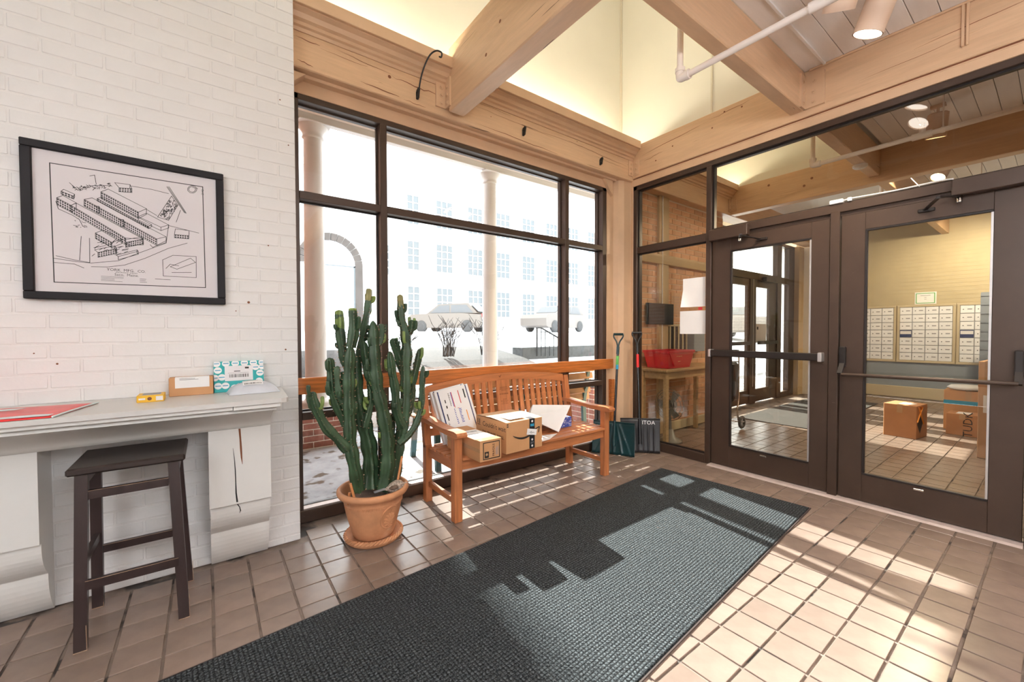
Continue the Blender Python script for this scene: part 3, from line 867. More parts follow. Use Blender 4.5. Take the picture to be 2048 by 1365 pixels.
# mailboxes
def mail_bank(y_hi, label, ncol=4, nrow=7):
    z0, z1, cw = .705, 1.69, .172
    x = 10.5
    w = cw * ncol
    t = thing('mailbox_bank', (x, y_hi - w / 2, z0), label, 'mailboxes', 'banks of wall mailboxes')
    fr = MB()
    fr.box(x - .03, x, y_hi - w - .035, y_hi + .035, z1, z1 + .04, .003).box(x - .03, x, y_hi - w - .035, y_hi + .035, z0 - .04, z0, .003)
    fr.box(x - .03, x, y_hi, y_hi + .035, z0, z1, .003).box(x - .03, x, y_hi - w - .035, y_hi - w, z0, z1, .003)
    obj('frame', fr, 'base_cream', t)
    obj('back_plate', MB().box(x - .012, x, y_hi - w, y_hi, z0, z1), 'mail_frame', t)
    rh = (z1 - z0) / nrow
    for c in range(ncol):
        for r in range(nrow):
            ya, za = y_hi - c * cw, z0 + r * rh
            slot = (c == 0 and r == 3)
            dd = obj('mail_door', MB().box(x - .020, x - .012, ya - cw + .006, ya - .006, za + .006, za + rh - .006, .002), 'print_navy' if slot else 'mail_door', t)
            if slot:
                obj('notice', MB().box(x - .0215, x - .020, ya - cw + .012, ya - .012, za + rh * .45, za + rh - .02), 'paper', dd)
            else:
                obj('lock', MB().lathe([(.008, 0), (.006, -.004), (.0005, -.0045)], (x - .020, ya - .04, za + rh * .5), 8, False, 'x'), 'black', dd)
                obj('number_tag', MB().box(x - .0212, x - .020, ya - cw + .03, ya - cw + .085, za + rh * .46, za + rh * .58), 'print_gray', dd)
    return t
mail_bank(1.855 + .77, 'left bank of white mailboxes partly behind the door stile')
mail_bank(1.855, 'middle bank of white mailboxes below the framed notice')
mail_bank(1.085, 'right bank of white mailboxes beside the blue brick wall')
nt = thing('framed_notice', (10.5, 1.515, 1.735), 'small white notice with green border above the mailboxes', 'notice')
obj('sheet', MB().box(10.490, 10.499, 1.375, 1.656, 1.735, 1.955), 'paper_w', nt)
obj('border', MB().box(10.486, 10.490, 1.392, 1.640, 1.752, 1.762).box(10.486, 10.490, 1.392, 1.640, 1.928, 1.938).box(10.486, 10.490, 1.392, 1.402, 1.762, 1.928).box(10.486, 10.490, 1.630, 1.640, 1.762, 1.928), 'green_label', nt)
obj('print', MB().box(10.488, 10.490, 1.45, 1.58, 1.89, 1.897).box(10.488, 10.490, 1.50, 1.53, 1.855, 1.862).box(10.488, 10.490, 1.50, 1.53, 1.825, 1.832), 'print_gray', nt)

# parcels on the lobby floor
def carton(name, label, loc, w, d, h, rz, m='kraft', grp=None, tape=True, extra=None):
    t = thing(name, loc, label, 'box', grp, rz)
    obj('carton', MB().box(-w / 2, w / 2, -d / 2, d / 2, 0, h, .004), m, t, True)
    if tape: obj('tape_strip', MB().box(-w / 2 - .0008, w / 2 + .0008, -.025, .025, h * .75, h + .0008), 'tape', t, True)
    obj('flap_seam', MB().box(-w / 2 + .004, w / 2 - .004, -.0015, .0015, h, h + .0012), 'carved', t, True)
    return t
b1 = carton('shipping_box', 'brown cardboard box with an orange diamond label on the lobby floor', (6.69, 1.12, 0), .34, .295, .385, -.12, 'kraft2')
obj('diamond_label', place(MB().add([(-.0, -.11, 0), (.085, 0, 0), (0, .11, 0), (-.085, 0, 0)], [(0, 1, 2, 3)]), (-.06, -.1482, .17), (1, 0, 0), (0, 0, 1)), 'print_black', b1, True)
ob = MB()
for (a, b) in (((-.10, .20), (.05, .36)), ((.05, .36), (-.02, .38)), ((.10, .16), (-.06, .37))):
    ob.bar((a[0] - .06, -.1488, a[1]), (b[0] - .06, -.1488, b[1]), .002, .022, (0, 1, 0))
obj('orange_tape', ob, 'print_orange', b1, True)
obj('address_label', MB().box(-.10, .06, -.09, .03, .3855, .3868), 'paper_w', b1, True)
b2 = carton('shipping_box', 'short brown cardboard box with black sideways print in front of the parcel stack', (7.33, .70, 0), .29, .27, .255, -.05, 'kraft2')
obj('lettering', place(text_mb('TUDK', .11), (-.1455, -.05, .14), (0, 0, 1), (0, 1, 0), (-1, 0, 0)), 'print_black', b2, True)
obj('address_label', MB().box(-.10, .06, -.06, .06, .2556, .257), 'paper_w', b2, True)
b3 = carton('shipping_box', 'brown cardboard box with a blue stripe in the parcel stack', (7.72, .70, 0), .36, .42, .50, .03, 'kraft')
obj('blue_stripe', MB().box(-.1810, .1810, -.2105, .2105, .325, .375), 'print_cyan', b3, True)
b4 = carton('shipping_box', 'tall narrow brown cardboard box standing beside the blue wall', (6.27, .42, 0), .42, .13, .95, -.05, 'kraft_l')
obj('address_label', MB().box(-.2112, -.2100, -.03, .03, .45, .62), 'paper_w', b4, True)
obj('tape_strip', MB().box(-.2108, .2108, -.066, .066, .70, .74), 'kraft2', b4, True)
mb = MB().lathe([(.001, 0), (.16, .006), (.20, .03), (.17, .055), (.001, .07)], (7.70, .70, .5022), 14)
one('padded_mailer', mb, 'paper_w', (7.70, .70, .5022), 'white padded mailer lying on top of the parcel stack', 'mailer')
# rug in the lobby
rg = MB().box(6.12, 9.2, 1.88, 2.80, 0.0005, .012, .004)
one('lobby_rug', rg, 'rug_plain', (7.6, 2.3, .0005), 'dark brown floor mat inside the outer doors', 'rug')

# outer doors of the lobby, seen through the first glass door
od = struct('door_3', (7.5, 3.2, 0), 'dark bronze outer double doors with side panes')
yy0, yy1 = 3.18, 3.27
for (a, b, z0, z1) in ((6.05, 6.12, 0, 2.88), (7.40, 7.62, 0, 2.19), (8.50, 8.68, 0, 2.88), (9.03, 9.28, 0, 2.88)):
    obj('mullion', MB().box(a, b, yy0, yy1, z0, z1, .003), 'bronze', od)
obj('door_header', MB().box(6.12, 9.03, yy0 - .01, yy1, 2.14, 2.26, .003), 'bronze', od)
obj('head', MB().box(6.05, 9.28, yy0, yy1, 2.84, 2.90, .003), 'bronze', od)
for (a, b) in ((6.12, 7.40), (7.62, 8.50)):
    obj('bottom_rail', MB().box(a, b, yy0 + .02, yy1 - .02, .02, .24, .003), 'bronze', od)
    obj('top_rail', MB().box(a, b, yy0 + .02, yy1 - .02, 2.02, 2.14, .003), 'bronze', od)
    obj('stile', MB().box(b - (.06 if b < 8 else .30), b, yy0 + .02, yy1 - .02, .24, 2.02, .003), 'bronze', od)
    obj('stile', MB().box(a, a + (.10 if a < 7 else .04), yy0 + .02, yy1 - .02, .24, 2.02, .003), 'bronze', od)
    obj('push_bar', MB().box(a + .05, b - .05, yy0 - .04, yy0, 1.02, 1.08, .004), 'bronze_d', od)
    obj('pane', MB().box(a, b, 3.223, 3.229, .24, 2.02), 'clear_glass', od)
obj('closer', MB().box(7.85, 8.25, yy0 - .07, yy0, 2.12, 2.20, .004), 'bronze_d', od)
obj('edge_strip', MB().box(7.50, 7.512, yy0 - .006, yy0, .3, 2.18), 'alu', od)
for (a, b, z0, z1) in ((6.12, 8.50, 2.26, 2.84), (8.68, 9.03, .10, 2.14), (8.68, 9.03, 2.26, 2.84)):
    obj('pane', MB().box(a, b, 3.223, 3.229, z0, z1), 'clear_glass', od)
obj('sill', MB().box(8.68, 9.03, yy0, yy1, 0, .10, .003), 'bronze', od)
obj('notice', MB().box(7.70, 8.12, 3.218, 3.2225, 1.05, 1.38), 'paper_w', od)
obj('notice_print', MB().add([(x0, 3.2174, z0) for x0, z0 in ((7.74, 1.28), (7.80, 1.28), (7.80, 1.33), (7.74, 1.33))], [(0, 1, 2, 3)]), 'print_black', od)
smesh('trim_7', MB().box(9.28, 9.52, 3.10, 3.3, 0, 2.9), 'tan_wall')
smesh('trim_8', MB().box(9.52, 9.72, 2.96, 3.3, 0, 2.9), 'cream')
smesh('wall_lobby_end', MB().box(9.72, 10.6, 3.0, 3.3, 0, 3.3), 'tan_wall')
smesh('wall_vestibule', MB().box(5.97, 6.05, 3.12, 3.3, 0, 2.9), 'tan_wall')

# things against the tan lobby wall
o = one('notice_board', MB().box(4.10, 4.645, 2.890, 2.914, 1.334, 1.587, .004), 'black_gloss', (4.37, 2.90, 1.334), 'black glossy panel on the tan wall behind the sidelight', 'panel')
cal = thing('wall_calendar', (4.775, 2.945, 1.452), 'pale paper chart pinned to the tan wall', 'chart')
obj('sheet', MB().box(4.673, 4.878, 2.943, 2.949, 1.452, 1.741), 'kraft_l', cal)
gm = MB()
for i in range(6): gm.box(4.69 + i * .034, 4.692 + i * .034, 2.9415, 2.943, 1.47, 1.70)
for i in range(7): gm.box(4.69, 4.862, 2.9415, 2.943, 1.48 + i * .034, 1.482 + i * .034)
obj('grid', gm, 'print_gray', cal)
vt = thing('louvred_vent', (4.78, 2.94, 1.0), 'cream framed vent with dark slats above the table', 'vent')
obj('backing', MB().box(4.55, 5.0, 2.938, 2.949, 1.0, 1.334), 'bronze_d', vt)
obj('frame', MB().box(4.53, 5.02, 2.925, 2.949, 1.314, 1.344, .003).box(4.53, 4.555, 2.925, 2.949, 1.0, 1.314, .003).box(4.995, 5.02, 2.925, 2.949, 1.0, 1.314, .003), 'base_cream', vt)
for i in range(4): obj('slat', MB().box(4.62 + i * .095, 4.645 + i * .095, 2.926, 2.938, 1.0, 1.314, .002), 'base_cream', vt)
one('wall_cabinet', MB().box(5.05, 5.32, 2.85, 2.949, .99, 1.33, .004), 'blue_wall', (5.18, 2.9, .99), 'dark slate cabinet on the tan wall right of the vent', 'cabinet')

tbl = thing('hall_table', (4.45, 2.70, 0), 'light wooden table behind the sidelight glass', 'table')
obj('tabletop', MB().box(3.90, 5.15, 2.50, 2.90, .812, .842, .005), 'table_wood', tbl)
obj('apron', MB().box(3.97, 5.08, 2.545, 2.565, .73, .812), 'table_wood', tbl)
obj('apron', MB().box(3.955, 3.975, 2.565, 2.85, .73, .812), 'table_wood', tbl)
for (x, y) in ((3.96, 2.55), (5.08, 2.55), (3.96, 2.84), (5.08, 2.84)): obj('leg', MB().box(x - .024, x + .024, y - .022, y + .022, 0, .812, .003), 'table_wood', tbl)
# red basket
bk = thing('basket', (4.22, 2.70, .842), 'red plastic basket with tan patch letters on the hall table', 'basket')
def frustum(x0, x1, y0, y1, z0, z1, t, wall):
    o = MB()
    A = [(x0, y0), (x1, y0), (x1, y1), (x0, y1)]
    B = [(x0 - t, y0 - t), (x1 + t, y0 - t), (x1 + t, y1 + t), (x0 - t, y1 + t)]
    vs = [(*p, z0) for p in A] + [(*p, z1) for p in B] + [(B[i][0] + (wall if i in (0, 3) else -wall), B[i][1] + (wall if i < 2 else -wall), z1) for i in range(4)] + [(A[i][0] + (wall if i in (0, 3) else -wall), A[i][1] + (wall if i < 2 else -wall), z0 + wall) for i in range(4)]
    fs = [(3, 2, 1, 0), (12, 13, 14, 15)]
    for i in range(4):
        j = (i + 1) % 4
        fs += [(i, j, j + 4, i + 4), (i + 4, j + 4, j + 8, i + 8), (i + 8, j + 8, j + 12, i + 12)]
    return o.add(vs, fs)
obj('tub', frustum(4.03, 4.46, 2.57, 2.83, .844, 1.03, .035, .006), 'basket_red', bk)
rim = MB()
rim.box(3.985, 4.505, 2.528, 2.545, 1.012, 1.040, .004).box(3.985, 4.505, 2.855, 2.872, 1.012, 1.040, .004).box(3.985, 4.002, 2.545, 2.855, 1.012, 1.040, .004).box(4.488, 4.505, 2.545, 2.855, 1.012, 1.040, .004)
obj('rim', rim, 'basket_red', bk)
hd = obj('handle', MB().bar((3.99, 2.545, 1.03), (4.12, 2.558, .87), .012, .03, (0, 1, 0)), 'basket_red', bk)
obj('patch_lettering', place(text_mb('WIN', .055), (4.20, 2.545, .985), (1, 0, 0), (0, 0.1, 1)), 'gold', bk)
obj('patch_lettering', place(text_mb('25', .055), (4.22, 2.556, .93), (1, 0, 0), (0, 0.1, 1)), 'gold', bk)
# small floor fan under the table
fn = thing('floor_fan', (4.22, 2.62, 0), 'grey round floor fan under the hall table', 'fan')
obj('base', MB().lathe([(.001, 0), (.13, 0), (.13, .015), (.06, .05), (.03, .14), (.001, .14)], (4.22, 2.66, 0), 24), 'fan_gray', fn)
obj('neck', MB().tube([(4.22, 2.66, .12), (4.20, 2.66, .36)], .018, 10), 'fan_gray', fn)
cg = MB()
for r in (.03, .07, .11, .15, .18): 
    P = [(4.20 - .05 * (1 - (r / .19) ** 2), 2.66 + r * math.cos(a * .314), .42 + r * math.sin(a * .314)) for a in range(21)]
    cg.tube(P, .0035, 5)
for a in range(16):
    t = a * math.pi / 8
    cg.tube([(4.15, 2.66, .42), (4.165, 2.66 + .10 * math.cos(t), .42 + .10 * math.sin(t)), (4.20, 2.66 + .18 * math.cos(t), .42 + .18 * math.sin(t))], .002, 4)
obj('cage', cg, 'fan_gray', fn)
for k in range(3):
    t = k * 2 * math.pi / 3
    bl = MB().add([(4.21, 2.66 + r * math.cos(t + q) , .42 + r * math.sin(t + q)) for r, q in ((.02, 0), (.16, -.3), (.165, .25), (.05, .6))] + [(4.225, 2.66 + r * math.cos(t + q), .42 + r * math.sin(t + q)) for r, q in ((.02, 0), (.16, -.3), (.165, .25), (.05, .6))], [(0, 1, 2, 3), (7, 6, 5, 4), (0, 4, 5, 1), (1, 5, 6, 2), (2, 6, 7, 3)])
    obj('blade', bl, 'fan_gray', fn)
obj('motor', MB().lathe([(.05, 0), (.05, .06), (.02, .09), (.001, .09)], (4.215, 2.66, .42), 16, True, 'x'), 'fan_gray', fn)
# two-wheel shopping trolley
ct = thing('shopping_trolley', (5.47, 2.55, 0), 'black two wheeled shopping trolley behind the first glass door', 'trolley')
for y in (2.44, 2.68):
    w = obj('wheel', MB().lathe([(.055, -.012), (.075, -.014), (.085, 0), (.075, .014), (.055, .012), (.055, -.012)], (5.47, y, .088), 24, True, 'y'), 'tyre', ct)
    sp = MB()
    for k in range(5):
        a = k * 2 * math.pi / 5
        sp.bar((5.47, y, .088), (5.47 + .058 * math.cos(a), y, .088 + .058 * math.sin(a)), .010, .014, (0, 1, 0))
    obj('spokes', sp, 'print_gray', w)
obj('axle', MB().tube([(5.47, 2.43, .088), (5.47, 2.69, .088)], .007, 8), 'chrome', ct)
for y in (2.48, 2.64):
    obj('frame_tube', MB().tube(smooth_path([(5.47, y, .088), (5.43, y, .25), (5.46, y, .40), (5.46, y, .9), (5.44, y, 1.0)]), .010, 8), 'chrome', ct)
for z in (.42, .62, .86): obj('cross_tube', MB().tube([(5.46, 2.48, z), (5.46, 2.64, z)], .008, 8), 'chrome', ct)
obj('grip', MB().tube([(5.44, 2.47, 1.0), (5.44, 2.65, 1.0)], .016, 10), 'black', ct)
obj('bag', MB().box(5.29, 5.44, 2.46, 2.66, .36, .86, .03), 'black', ct)
obj('foot', MB().tube([(5.43, 2.56, .36), (5.30, 2.56, .33), (5.29, 2.56, .02)], .008, 8), 'chrome', ct)

# ================================================================ OUTSIDE
smesh('ground_porch', MB().box(-6, 16, 3.10, 5.45, -.2, -.01), 'snowy', 'snow dusted porch paving')
hill = MB()
prf = [(5.45, -.01), (5.45, .28), (6.0, .44), (7.0, .60), (8.6, .80), (10, .92), (13, 1.10), (17, 1.24), (40, 1.55), (40, -1), (5.45, -1)]
hill.prism(prf, 'x', -30, 60)
smesh('ground_bank', hill, 'snow', 'snowy bank and car park')
one('mulch_bed', MB().prism([(6.6, .45), (6.6, .57), (7.1, .69), (8.2, .85), (8.7, .90), (8.7, .70)], 'x', .8, 5.6), 'mulch', (3, 7.5, .40), 'brown mulch bed with bare shrubs', 'bed')
one('lawn_strip', MB().prism([(6.0, .38), (6.0, .46), (6.6, .56), (6.6, .45)], 'x', .5, 7), 'lawn', (3, 6.3, .33), 'strip of pale grass in front of the mulch bed', 'lawn')
# brick piers with white columns, porch beam
def pier(x0, x1, y0, y1, h, label, col_x=None):
    p = thing('brick_pier', ((x0 + x1) / 2, (y0 + y1) / 2, -.01), label, 'pier', 'brick piers of the porch')
    obj('core', MB().box(x0 + .006, x1 - .006, y0 + .006, y1 - .006, -.01, h - .04), 'mortar_l', p)
    n = 0; k = 0
    ch = .0683
    z = -.005
    while z < h - .06:
        xx = x0 - (.10 if k % 2 else 0)
        while xx < x1:
            a, b = max(xx, x0), min(xx + .196, x1)
            if b - a > .03: obj('brick', MB().box(a, b, y0, y0 + .09, z + .004, z + .062, .003), 'brick_red', p)
            xx += .2045
        yy = y0 + .10
        while yy < y1:
            b = min(yy + .196, y1)
            obj('brick', MB().box(x0, x0 + .05, yy, b, z + .004, z + .062), 'brick_red', p)
            obj('brick', MB().box(x1 - .05, x1, yy, b, z + .004, z + .062), 'brick_red', p)
            yy += .2045
        z += ch; k += 1
    obj('cap', MB().box(x0 - .02, x1 + .02, y0 - .02, y1 + .02, h - .05, h, .006), 'stone', p)
    return p
pier(.30, 1.32, 4.83, 5.35, .39, 'low red brick pier below the left porch column')
pier(3.02, 3.70, 4.83, 5.35, .39, 'low red brick pier below the right porch column')
pier(4.15, 4.52, 3.75, 4.25, .55, 'short red brick pier near the right end of the window')
def column(x, label):
    t = thing('porch_column', (x, 5.05, .39), label, 'column', 'white porch columns')
    obj('base', MB().lathe([(.17, .39), (.17, .42), (.155, .43), (.165, .455), (.15, .48), (.125, .49), (.113, .51)], (x, 5.05, 0), 28), 'column_white', t)
    obj('shaft', MB().lathe([(.112, .50), (.112, 1.3), (.104, 2.4), (.098, 3.41)], (x, 5.05, 0), 28), 'column_white', t)
    obj('capital', MB().lathe([(.098, 3.40), (.115, 3.415), (.108, 3.43), (.112, 3.47), (.15, 3.52), (.155, 3.54)], (x, 5.05, 0), 28).box(x - .165, x + .165, 5.05 - .165, 5.05 + .0, 3.54, 3.56, .004), 'column_white', t)
column(.985, 'left white round porch column outside the window')
column(3.35, 'right white round porch column outside the window')
column(8.1, 'white round porch column beyond the outer doors')
smesh('roof_porch', MB().box(-6, 16, 3.2, 5.0, 3.92, 4.0), 'porch_wood', 'porch roof')
pb_ = struct('trim_9', (2, 5.05, 3.45), 'porch beam over the columns')
obj('beam', MB().box(-6, 16, 4.93, 5.00, 3.64, 3.92), 'porch_wood', pb_)
obj('beam_edge', MB().box(-6, 16, 4.925, 5.005, 3.56, 3.64, .004), 'column_white', pb_)
# wing of the building left of the porch, red brick (mirrored in the sidelight glass)
wg = smesh('wall_wing', MB().box(-.25, .22, 3.15, 8.0, -.01, 4.2), 'mortar_l', 'red brick outer wall left of the porch')
wbm = MB()
for k in range(60):
    z = k * .0683
    y = 3.2 - (.1 if k % 2 else 0)
    while y < 7.9:
        wbm.box(.215, .228, max(3.16, y), y + .196, z + .004, z + .062); y += .2045
tag(obj('brickwork', wbm, 'brick_tan', wg), kind='stuff')

# bench outside with teal cast ends
ob_ = thing('garden_bench', (2.65, 3.62, -.01), 'weathered slatted outdoor bench with teal iron ends beyond the window', 'bench')
for x in (1.66, 2.62, 3.56):
    e = MB()
    e.bar((x, 3.36, -.01), (x, 3.38, .42), .035, .05, (1, 0, 0)).bar((x, 3.38, .42), (x, 3.30, .84), .035, .045, (1, 0, 0)).bar((x, 3.34, .41), (x, 3.86, .41), .035, .04).bar((x, 3.93, -.01), (x, 3.84, .42), .035, .05, (1, 0, 0)).bar((x, 3.32, .60), (x, 3.88, .60), .035, .03).bar((x, 3.86, .42), (x, 3.87, .60), .03, .03, (1, 0, 0))
    obj('iron_end', e, 'teal_metal', ob_)
for i in range(5): obj('back_slat', MB().bar((1.58, 3.375 - i * .019, .49 + i * .083), (3.64, 3.375 - i * .019, .49 + i * .083), .022, .074, (0, .2, 1)), 'slat_out', ob_)
for i in range(6): obj('seat_slat', MB().box(1.58, 3.64, 3.40 + i * .078, 3.46 + i * .078, .425, .447, .003), 'slat_out', ob_)

# bare shrubs
def shrub(x, y, z, h, n, sp, seed, label):
    rr = random.Random(seed)
    t = thing('bare_shrub', (x, y, z), label, 'shrub', 'bare shrubs in the mulch bed')
    for i in range(n):
        a = rr.uniform(0, 6.28); s = rr.uniform(.2, 1) * sp; hh = h * rr.uniform(.6, 1)
        p0 = Vector((x + .11 * math.cos(a), y + .10 * math.sin(a), z + .035))
        p2 = Vector((x + s * math.cos(a), y + s * .7 * math.sin(a), z + hh))
        p1 = p0.lerp(p2, .5) + Vector((-.06 * math.cos(a), 0, .05))
        mb = MB().tube(smooth_path([p0, p1, p2], 3), .010, 5, .0035, False)
        for k in range(4):
            q = p1.lerp(p2, rr.random()); d = Vector((rr.uniform(-.16, .16), rr.uniform(-.1, .1), rr.uniform(.05, .2)))
            mb.tube([q, q + d], .006, 4, .003, False)
        obj('stem', mb, 'twig', t)
shrub(3.85, 7.3, .73, .72, 26, .50, 1, 'bare twiggy shrub left of the right porch column')
shrub(4.75, 7.3, .73, .80, 20, .48, 2, 'bare twiggy shrub right of the right porch column')
shrub(3.0, 7.6, .78, .55, 7, .4, 3, 'thin bare shrub beside the cactus tips')
# iron stair rail and stone kerb
hr = thing('stair_rail', (6.35, 7.0, .70), 'black iron stair rail beside the stone steps', 'rail')
P0, P1 = (6.02, 7.15), (6.55, 6.75)
for i in range(8):
    t = i / 7
    x, y_ = P0[0] + (P1[0] - P0[0]) * t, P0[1] + (P1[1] - P0[1]) * t
    zt = 1.33 - .33 * max(0, t - .15) / .85
    obj('baluster', MB().tube([(x, y_, .70), (x, y_, zt)], .010 if i not in (0, 7) else .018, 6), 'rail_iron', hr)
obj('hand_rail', MB().tube([(6.0, 7.17, 1.34), (6.10, 7.09, 1.34), (6.56, 6.74, 1.00)], .018, 8), 'rail_iron', hr)
one('stone_kerb', MB().box(5.65, 12, 7.2, 7.6, .5, .90, .01), 'stone', (8, 7.4, .4), 'grey stone retaining kerb behind the iron rail', 'kerb')

# parked cars
def car(name, loc, rz, m, label, suv):
    t = thing(name, loc, label, 'car', 'parked cars across the street', rz)
    L_, W_, H_ = 4.3, 1.75, 1.55
    lower = [(-2.12, .35), (-2.15, .75), (-1.95, .95), (-.95, 1.0), (.9 if not suv else 2.0, 1.0), (2.1, .92), (2.15, .4), (1.9, .25), (-1.9, .25)]
    obj('body', MB().prism(lower, 'y', -.86, .86), m, t, True)
    cab = [(-1.05, .99), (-.35, 1.48), (1.35, 1.52), (2.0 if suv else 1.85, .99)]
    obj('cabin', MB().prism(cab, 'y', -.76, .76), m, t, True)
    for s in (-1, 1):
        obj('side_window', MB().prism([(-.85, 1.02), (-.30, 1.41), (.30, 1.43), (.30, 1.02)], 'y', s * .762, s * .77), 'car_glass', t, True)
        obj('side_window', MB().prism([(.38, 1.02), (.38, 1.43), (1.25, 1.43), (1.62, 1.02)], 'y', s * .762, s * .77), 'car_glass', t, True)
        for x in (-1.32, 1.32):
            w = obj('wheel', MB().lathe([(.001, -.1), (.2, -.1), (.31, -.09), (.33, 0), (.31, .09), (.2, .1), (.001, .1)], (x, s * .80, .33), 20, True, 'y'), 'tyre', t, True)
            obj('hub_cap', MB().lathe([(.19, -.106), (.19, .106), (.001, .11)], (x, s * .80, .33), 16, True, 'y'), 'alu', w, True)
        obj('tail_light', MB().box(2.06, 2.16, s * .62 - .12, s * .62 + .12, .78, .95), 'tail_red', t, True)
    obj('rear_window', MB().bar((1.50, 0, 1.42), (1.88, 0, 1.07), 1.3, .02, (0, 0, 1)), 'car_glass', t, True)
    obj('windscreen', MB().bar((-.93, 0, 1.08), (-.44, 0, 1.43), 1.3, .02, (0, 0, 1)), 'car_glass', t, True)
    obj('bumper', MB().box(2.10, 2.2, -.8, .8, .38, .58, .03), 'plastic_w', t, True)
    return t
car('parked_car', (10.6, 19.8, 1.23), -.95, 'car_a', 'tan hatchback seen from behind through the bare shrub', False)
car('parked_car', (16.0, 17.4, 1.23), .25, 'car_b', 'brown sport utility car beyond the iron rail', True)
car('parked_car', (20.5, 9.8, .95), .9, 'car_b', 'pale car outside the outer lobby doors', False)

# mill buildings across the street
def mill(name, x0, x1, y, h, label, wins, arch=None):
    t = thing(name, ((x0 + x1) / 2, y, 1.2), label, 'building')
    obj('wall', MB().box(x0, x1, y, y + 3, 1.2, h), 'facade', t)
    for (wx, wz, ww, wh) in wins:
        f = obj('window', MB().box(wx - ww / 2, wx + ww / 2, y - .03, y, wz, wz + wh), 'pane_far', t)
        b = MB()
        for i in range(4): b.box(wx - ww / 2 + ww * i / 3 - .03, wx - ww / 2 + ww * i / 3 + .03, y - .07, y - .03, wz, wz + wh)
        for i in range(5): b.box(wx - ww / 2, wx + ww / 2, y - .07, y - .03, wz + wh * i / 4 - .03, wz + wh * i / 4 + .03)
        obj('sash', b, 'facade', f)
    if arch:
        ax, aw, az = arch
        n = 14; ring = MB()
        for i in range(n):
            a0, a1 = math.pi * i / n, math.pi * (i + .9) / n
            ring.add([(ax + r * math.cos(a), y - yy_, az + r * math.sin(a)) for yy_ in (0, .1) for a in (a0, a1) for r in (aw, aw + .35)],
                     [(4, 5, 7, 6), (0, 2, 3, 1), (0, 1, 5, 4), (2, 6, 7, 3), (0, 4, 6, 2), (1, 3, 7, 5)])
        obj('arch_brick_ring', ring, 'facade_brick', t)
        obj('arch_recess', MB().prism([(ax - aw, 1.3), (ax + aw, 1.3)] + [(ax + aw * math.cos(i * math.pi / 12), az + aw * math.sin(i * math.pi / 12)) for i in range(13)], 'y', y - .02, y + .1), 'snow', t)
        obj('door_frame', MB().box(ax + aw - .08, ax + aw + .02, y - .06, y, 1.3, az).box(ax - aw, ax + aw, y - .06, y, az - .06, az), 'pane_far', t)
        obj('arch_pier', MB().box(ax + aw, ax + aw + .35, y - .1, y, 1.2, az), 'facade_brick', t)
    return t
mill('street_building', -8, 8.6, 21.0, 9, 'white washed out building with an arched brick doorway', [(7.4, 4.2, .5, 1.6)], (4.78, 1.15, 4.5))
mill('street_building', -14, 5.1, 30.0, 26, 'tall pale building behind the arched doorway', [])
wl_ = []
for i in range(9):
    for r in range(3): wl_.append((13.0 + i * 3.0, 2.6 + r * 3.6, 1.5, 2.3))
mill('street_building', 9.5, 44, 31.0, 16, 'long pale building with rows of gridded windows across the street', wl_)
# ================================================================ WALL SHELF ON CONSOLES
sh = thing('wall_shelf', (-.1, 2.5, 0), 'white painted wooden shelf on two carved consoles against the brick wall', 'shelf')
SZ = .931
obj('shelf_board', MB().prism([(-1.25, 2.255), (.285, 2.262), (.308, 2.272), (.318, 2.292), (.345, 2.733), (-1.25, 2.733)], 'z', SZ - .021, SZ), 'shelf_paint', sh)
obj('edge_strip', MB().box(-1.25, .09, 2.278, 2.30, SZ - .040, SZ - .021, .002), 'white_paint', sh)
obj('edge_strip', MB().box(.092, .285, 2.274, 2.30, SZ - .042, SZ - .021, .002), 'white_paint', sh)
obj('edge_strip', MB().box(.262, .287, 2.30, 2.733, SZ - .042, SZ - .021, .002), 'white_paint', sh)
ap = [(2.733, .889), (2.300, .889), (2.300, .872)]
for i in range(11):
    a = i / 10 * math.pi / 2
    ap.append((2.300 + .245 * math.sin(a) ** 1.15, .872 - .118 * (1 - math.cos(a)) ** .9))
ap += [(2.733, .754)]
obj('apron', MB().prism(ap, 'x', -1.25, .268, True), 'white_paint', sh)
def bracket(x0, x1):
    b = [(2.7375, .76), (2.545, .76), (2.545, .362), (2.567, .358)]
    for i in range(9):
        a = i / 8
        b.append((2.567 + .070 * a ** 2.4, .352 - .150 * a))
    b += [(2.646, .196)]
    for i in range(9):
        a = i / 8
        b.append((2.648 + .074 * a ** 2.2, .192 - .192 * a))
    b += [(2.7375, 0.0)]
    return obj('console', MB().prism(b, 'x', x0, x1), 'white_paint', sh)
bracket(-.86, -.577)
br = bracket(.0, .263)
bface = obj('face_panel', MB().box(-.004, .266, 2.541, 2.546, .362, .754, .001), 'white_paint', br)
def sliver(pts, y):
    mb = MB(); n = len(pts)
    for i in range(n - 1):
        (x0, z0, w0), (x1, z1, w1) = pts[i], pts[i + 1]
        mb.add([(x0 - w0, y, z0), (x0 + w0, y, z0), (x1 + w1, y, z1), (x1 - w1, y, z1)], [(3, 2, 1, 0)])
    return mb
obj('split', sliver([(.127, .752, .0045), (.130, .70, .004), (.132, .65, .0045), (.134, .60, .0035), (.137, .565, .0008)], 2.5402), 'carved', br)
obj('split', sliver([(.098, .655, .0006), (.103, .60, .0015), (.106, .54, .0022), (.107, .48, .0022), (.108, .42, .003), (.112, .372, .004)], 2.5402), 'black', br)
obj('split', sliver([(.114, .352, .003), (.123, .335, .002), (.127, .315, .0025), (.122, .302, .0006)], 2.5655), 'black', br)

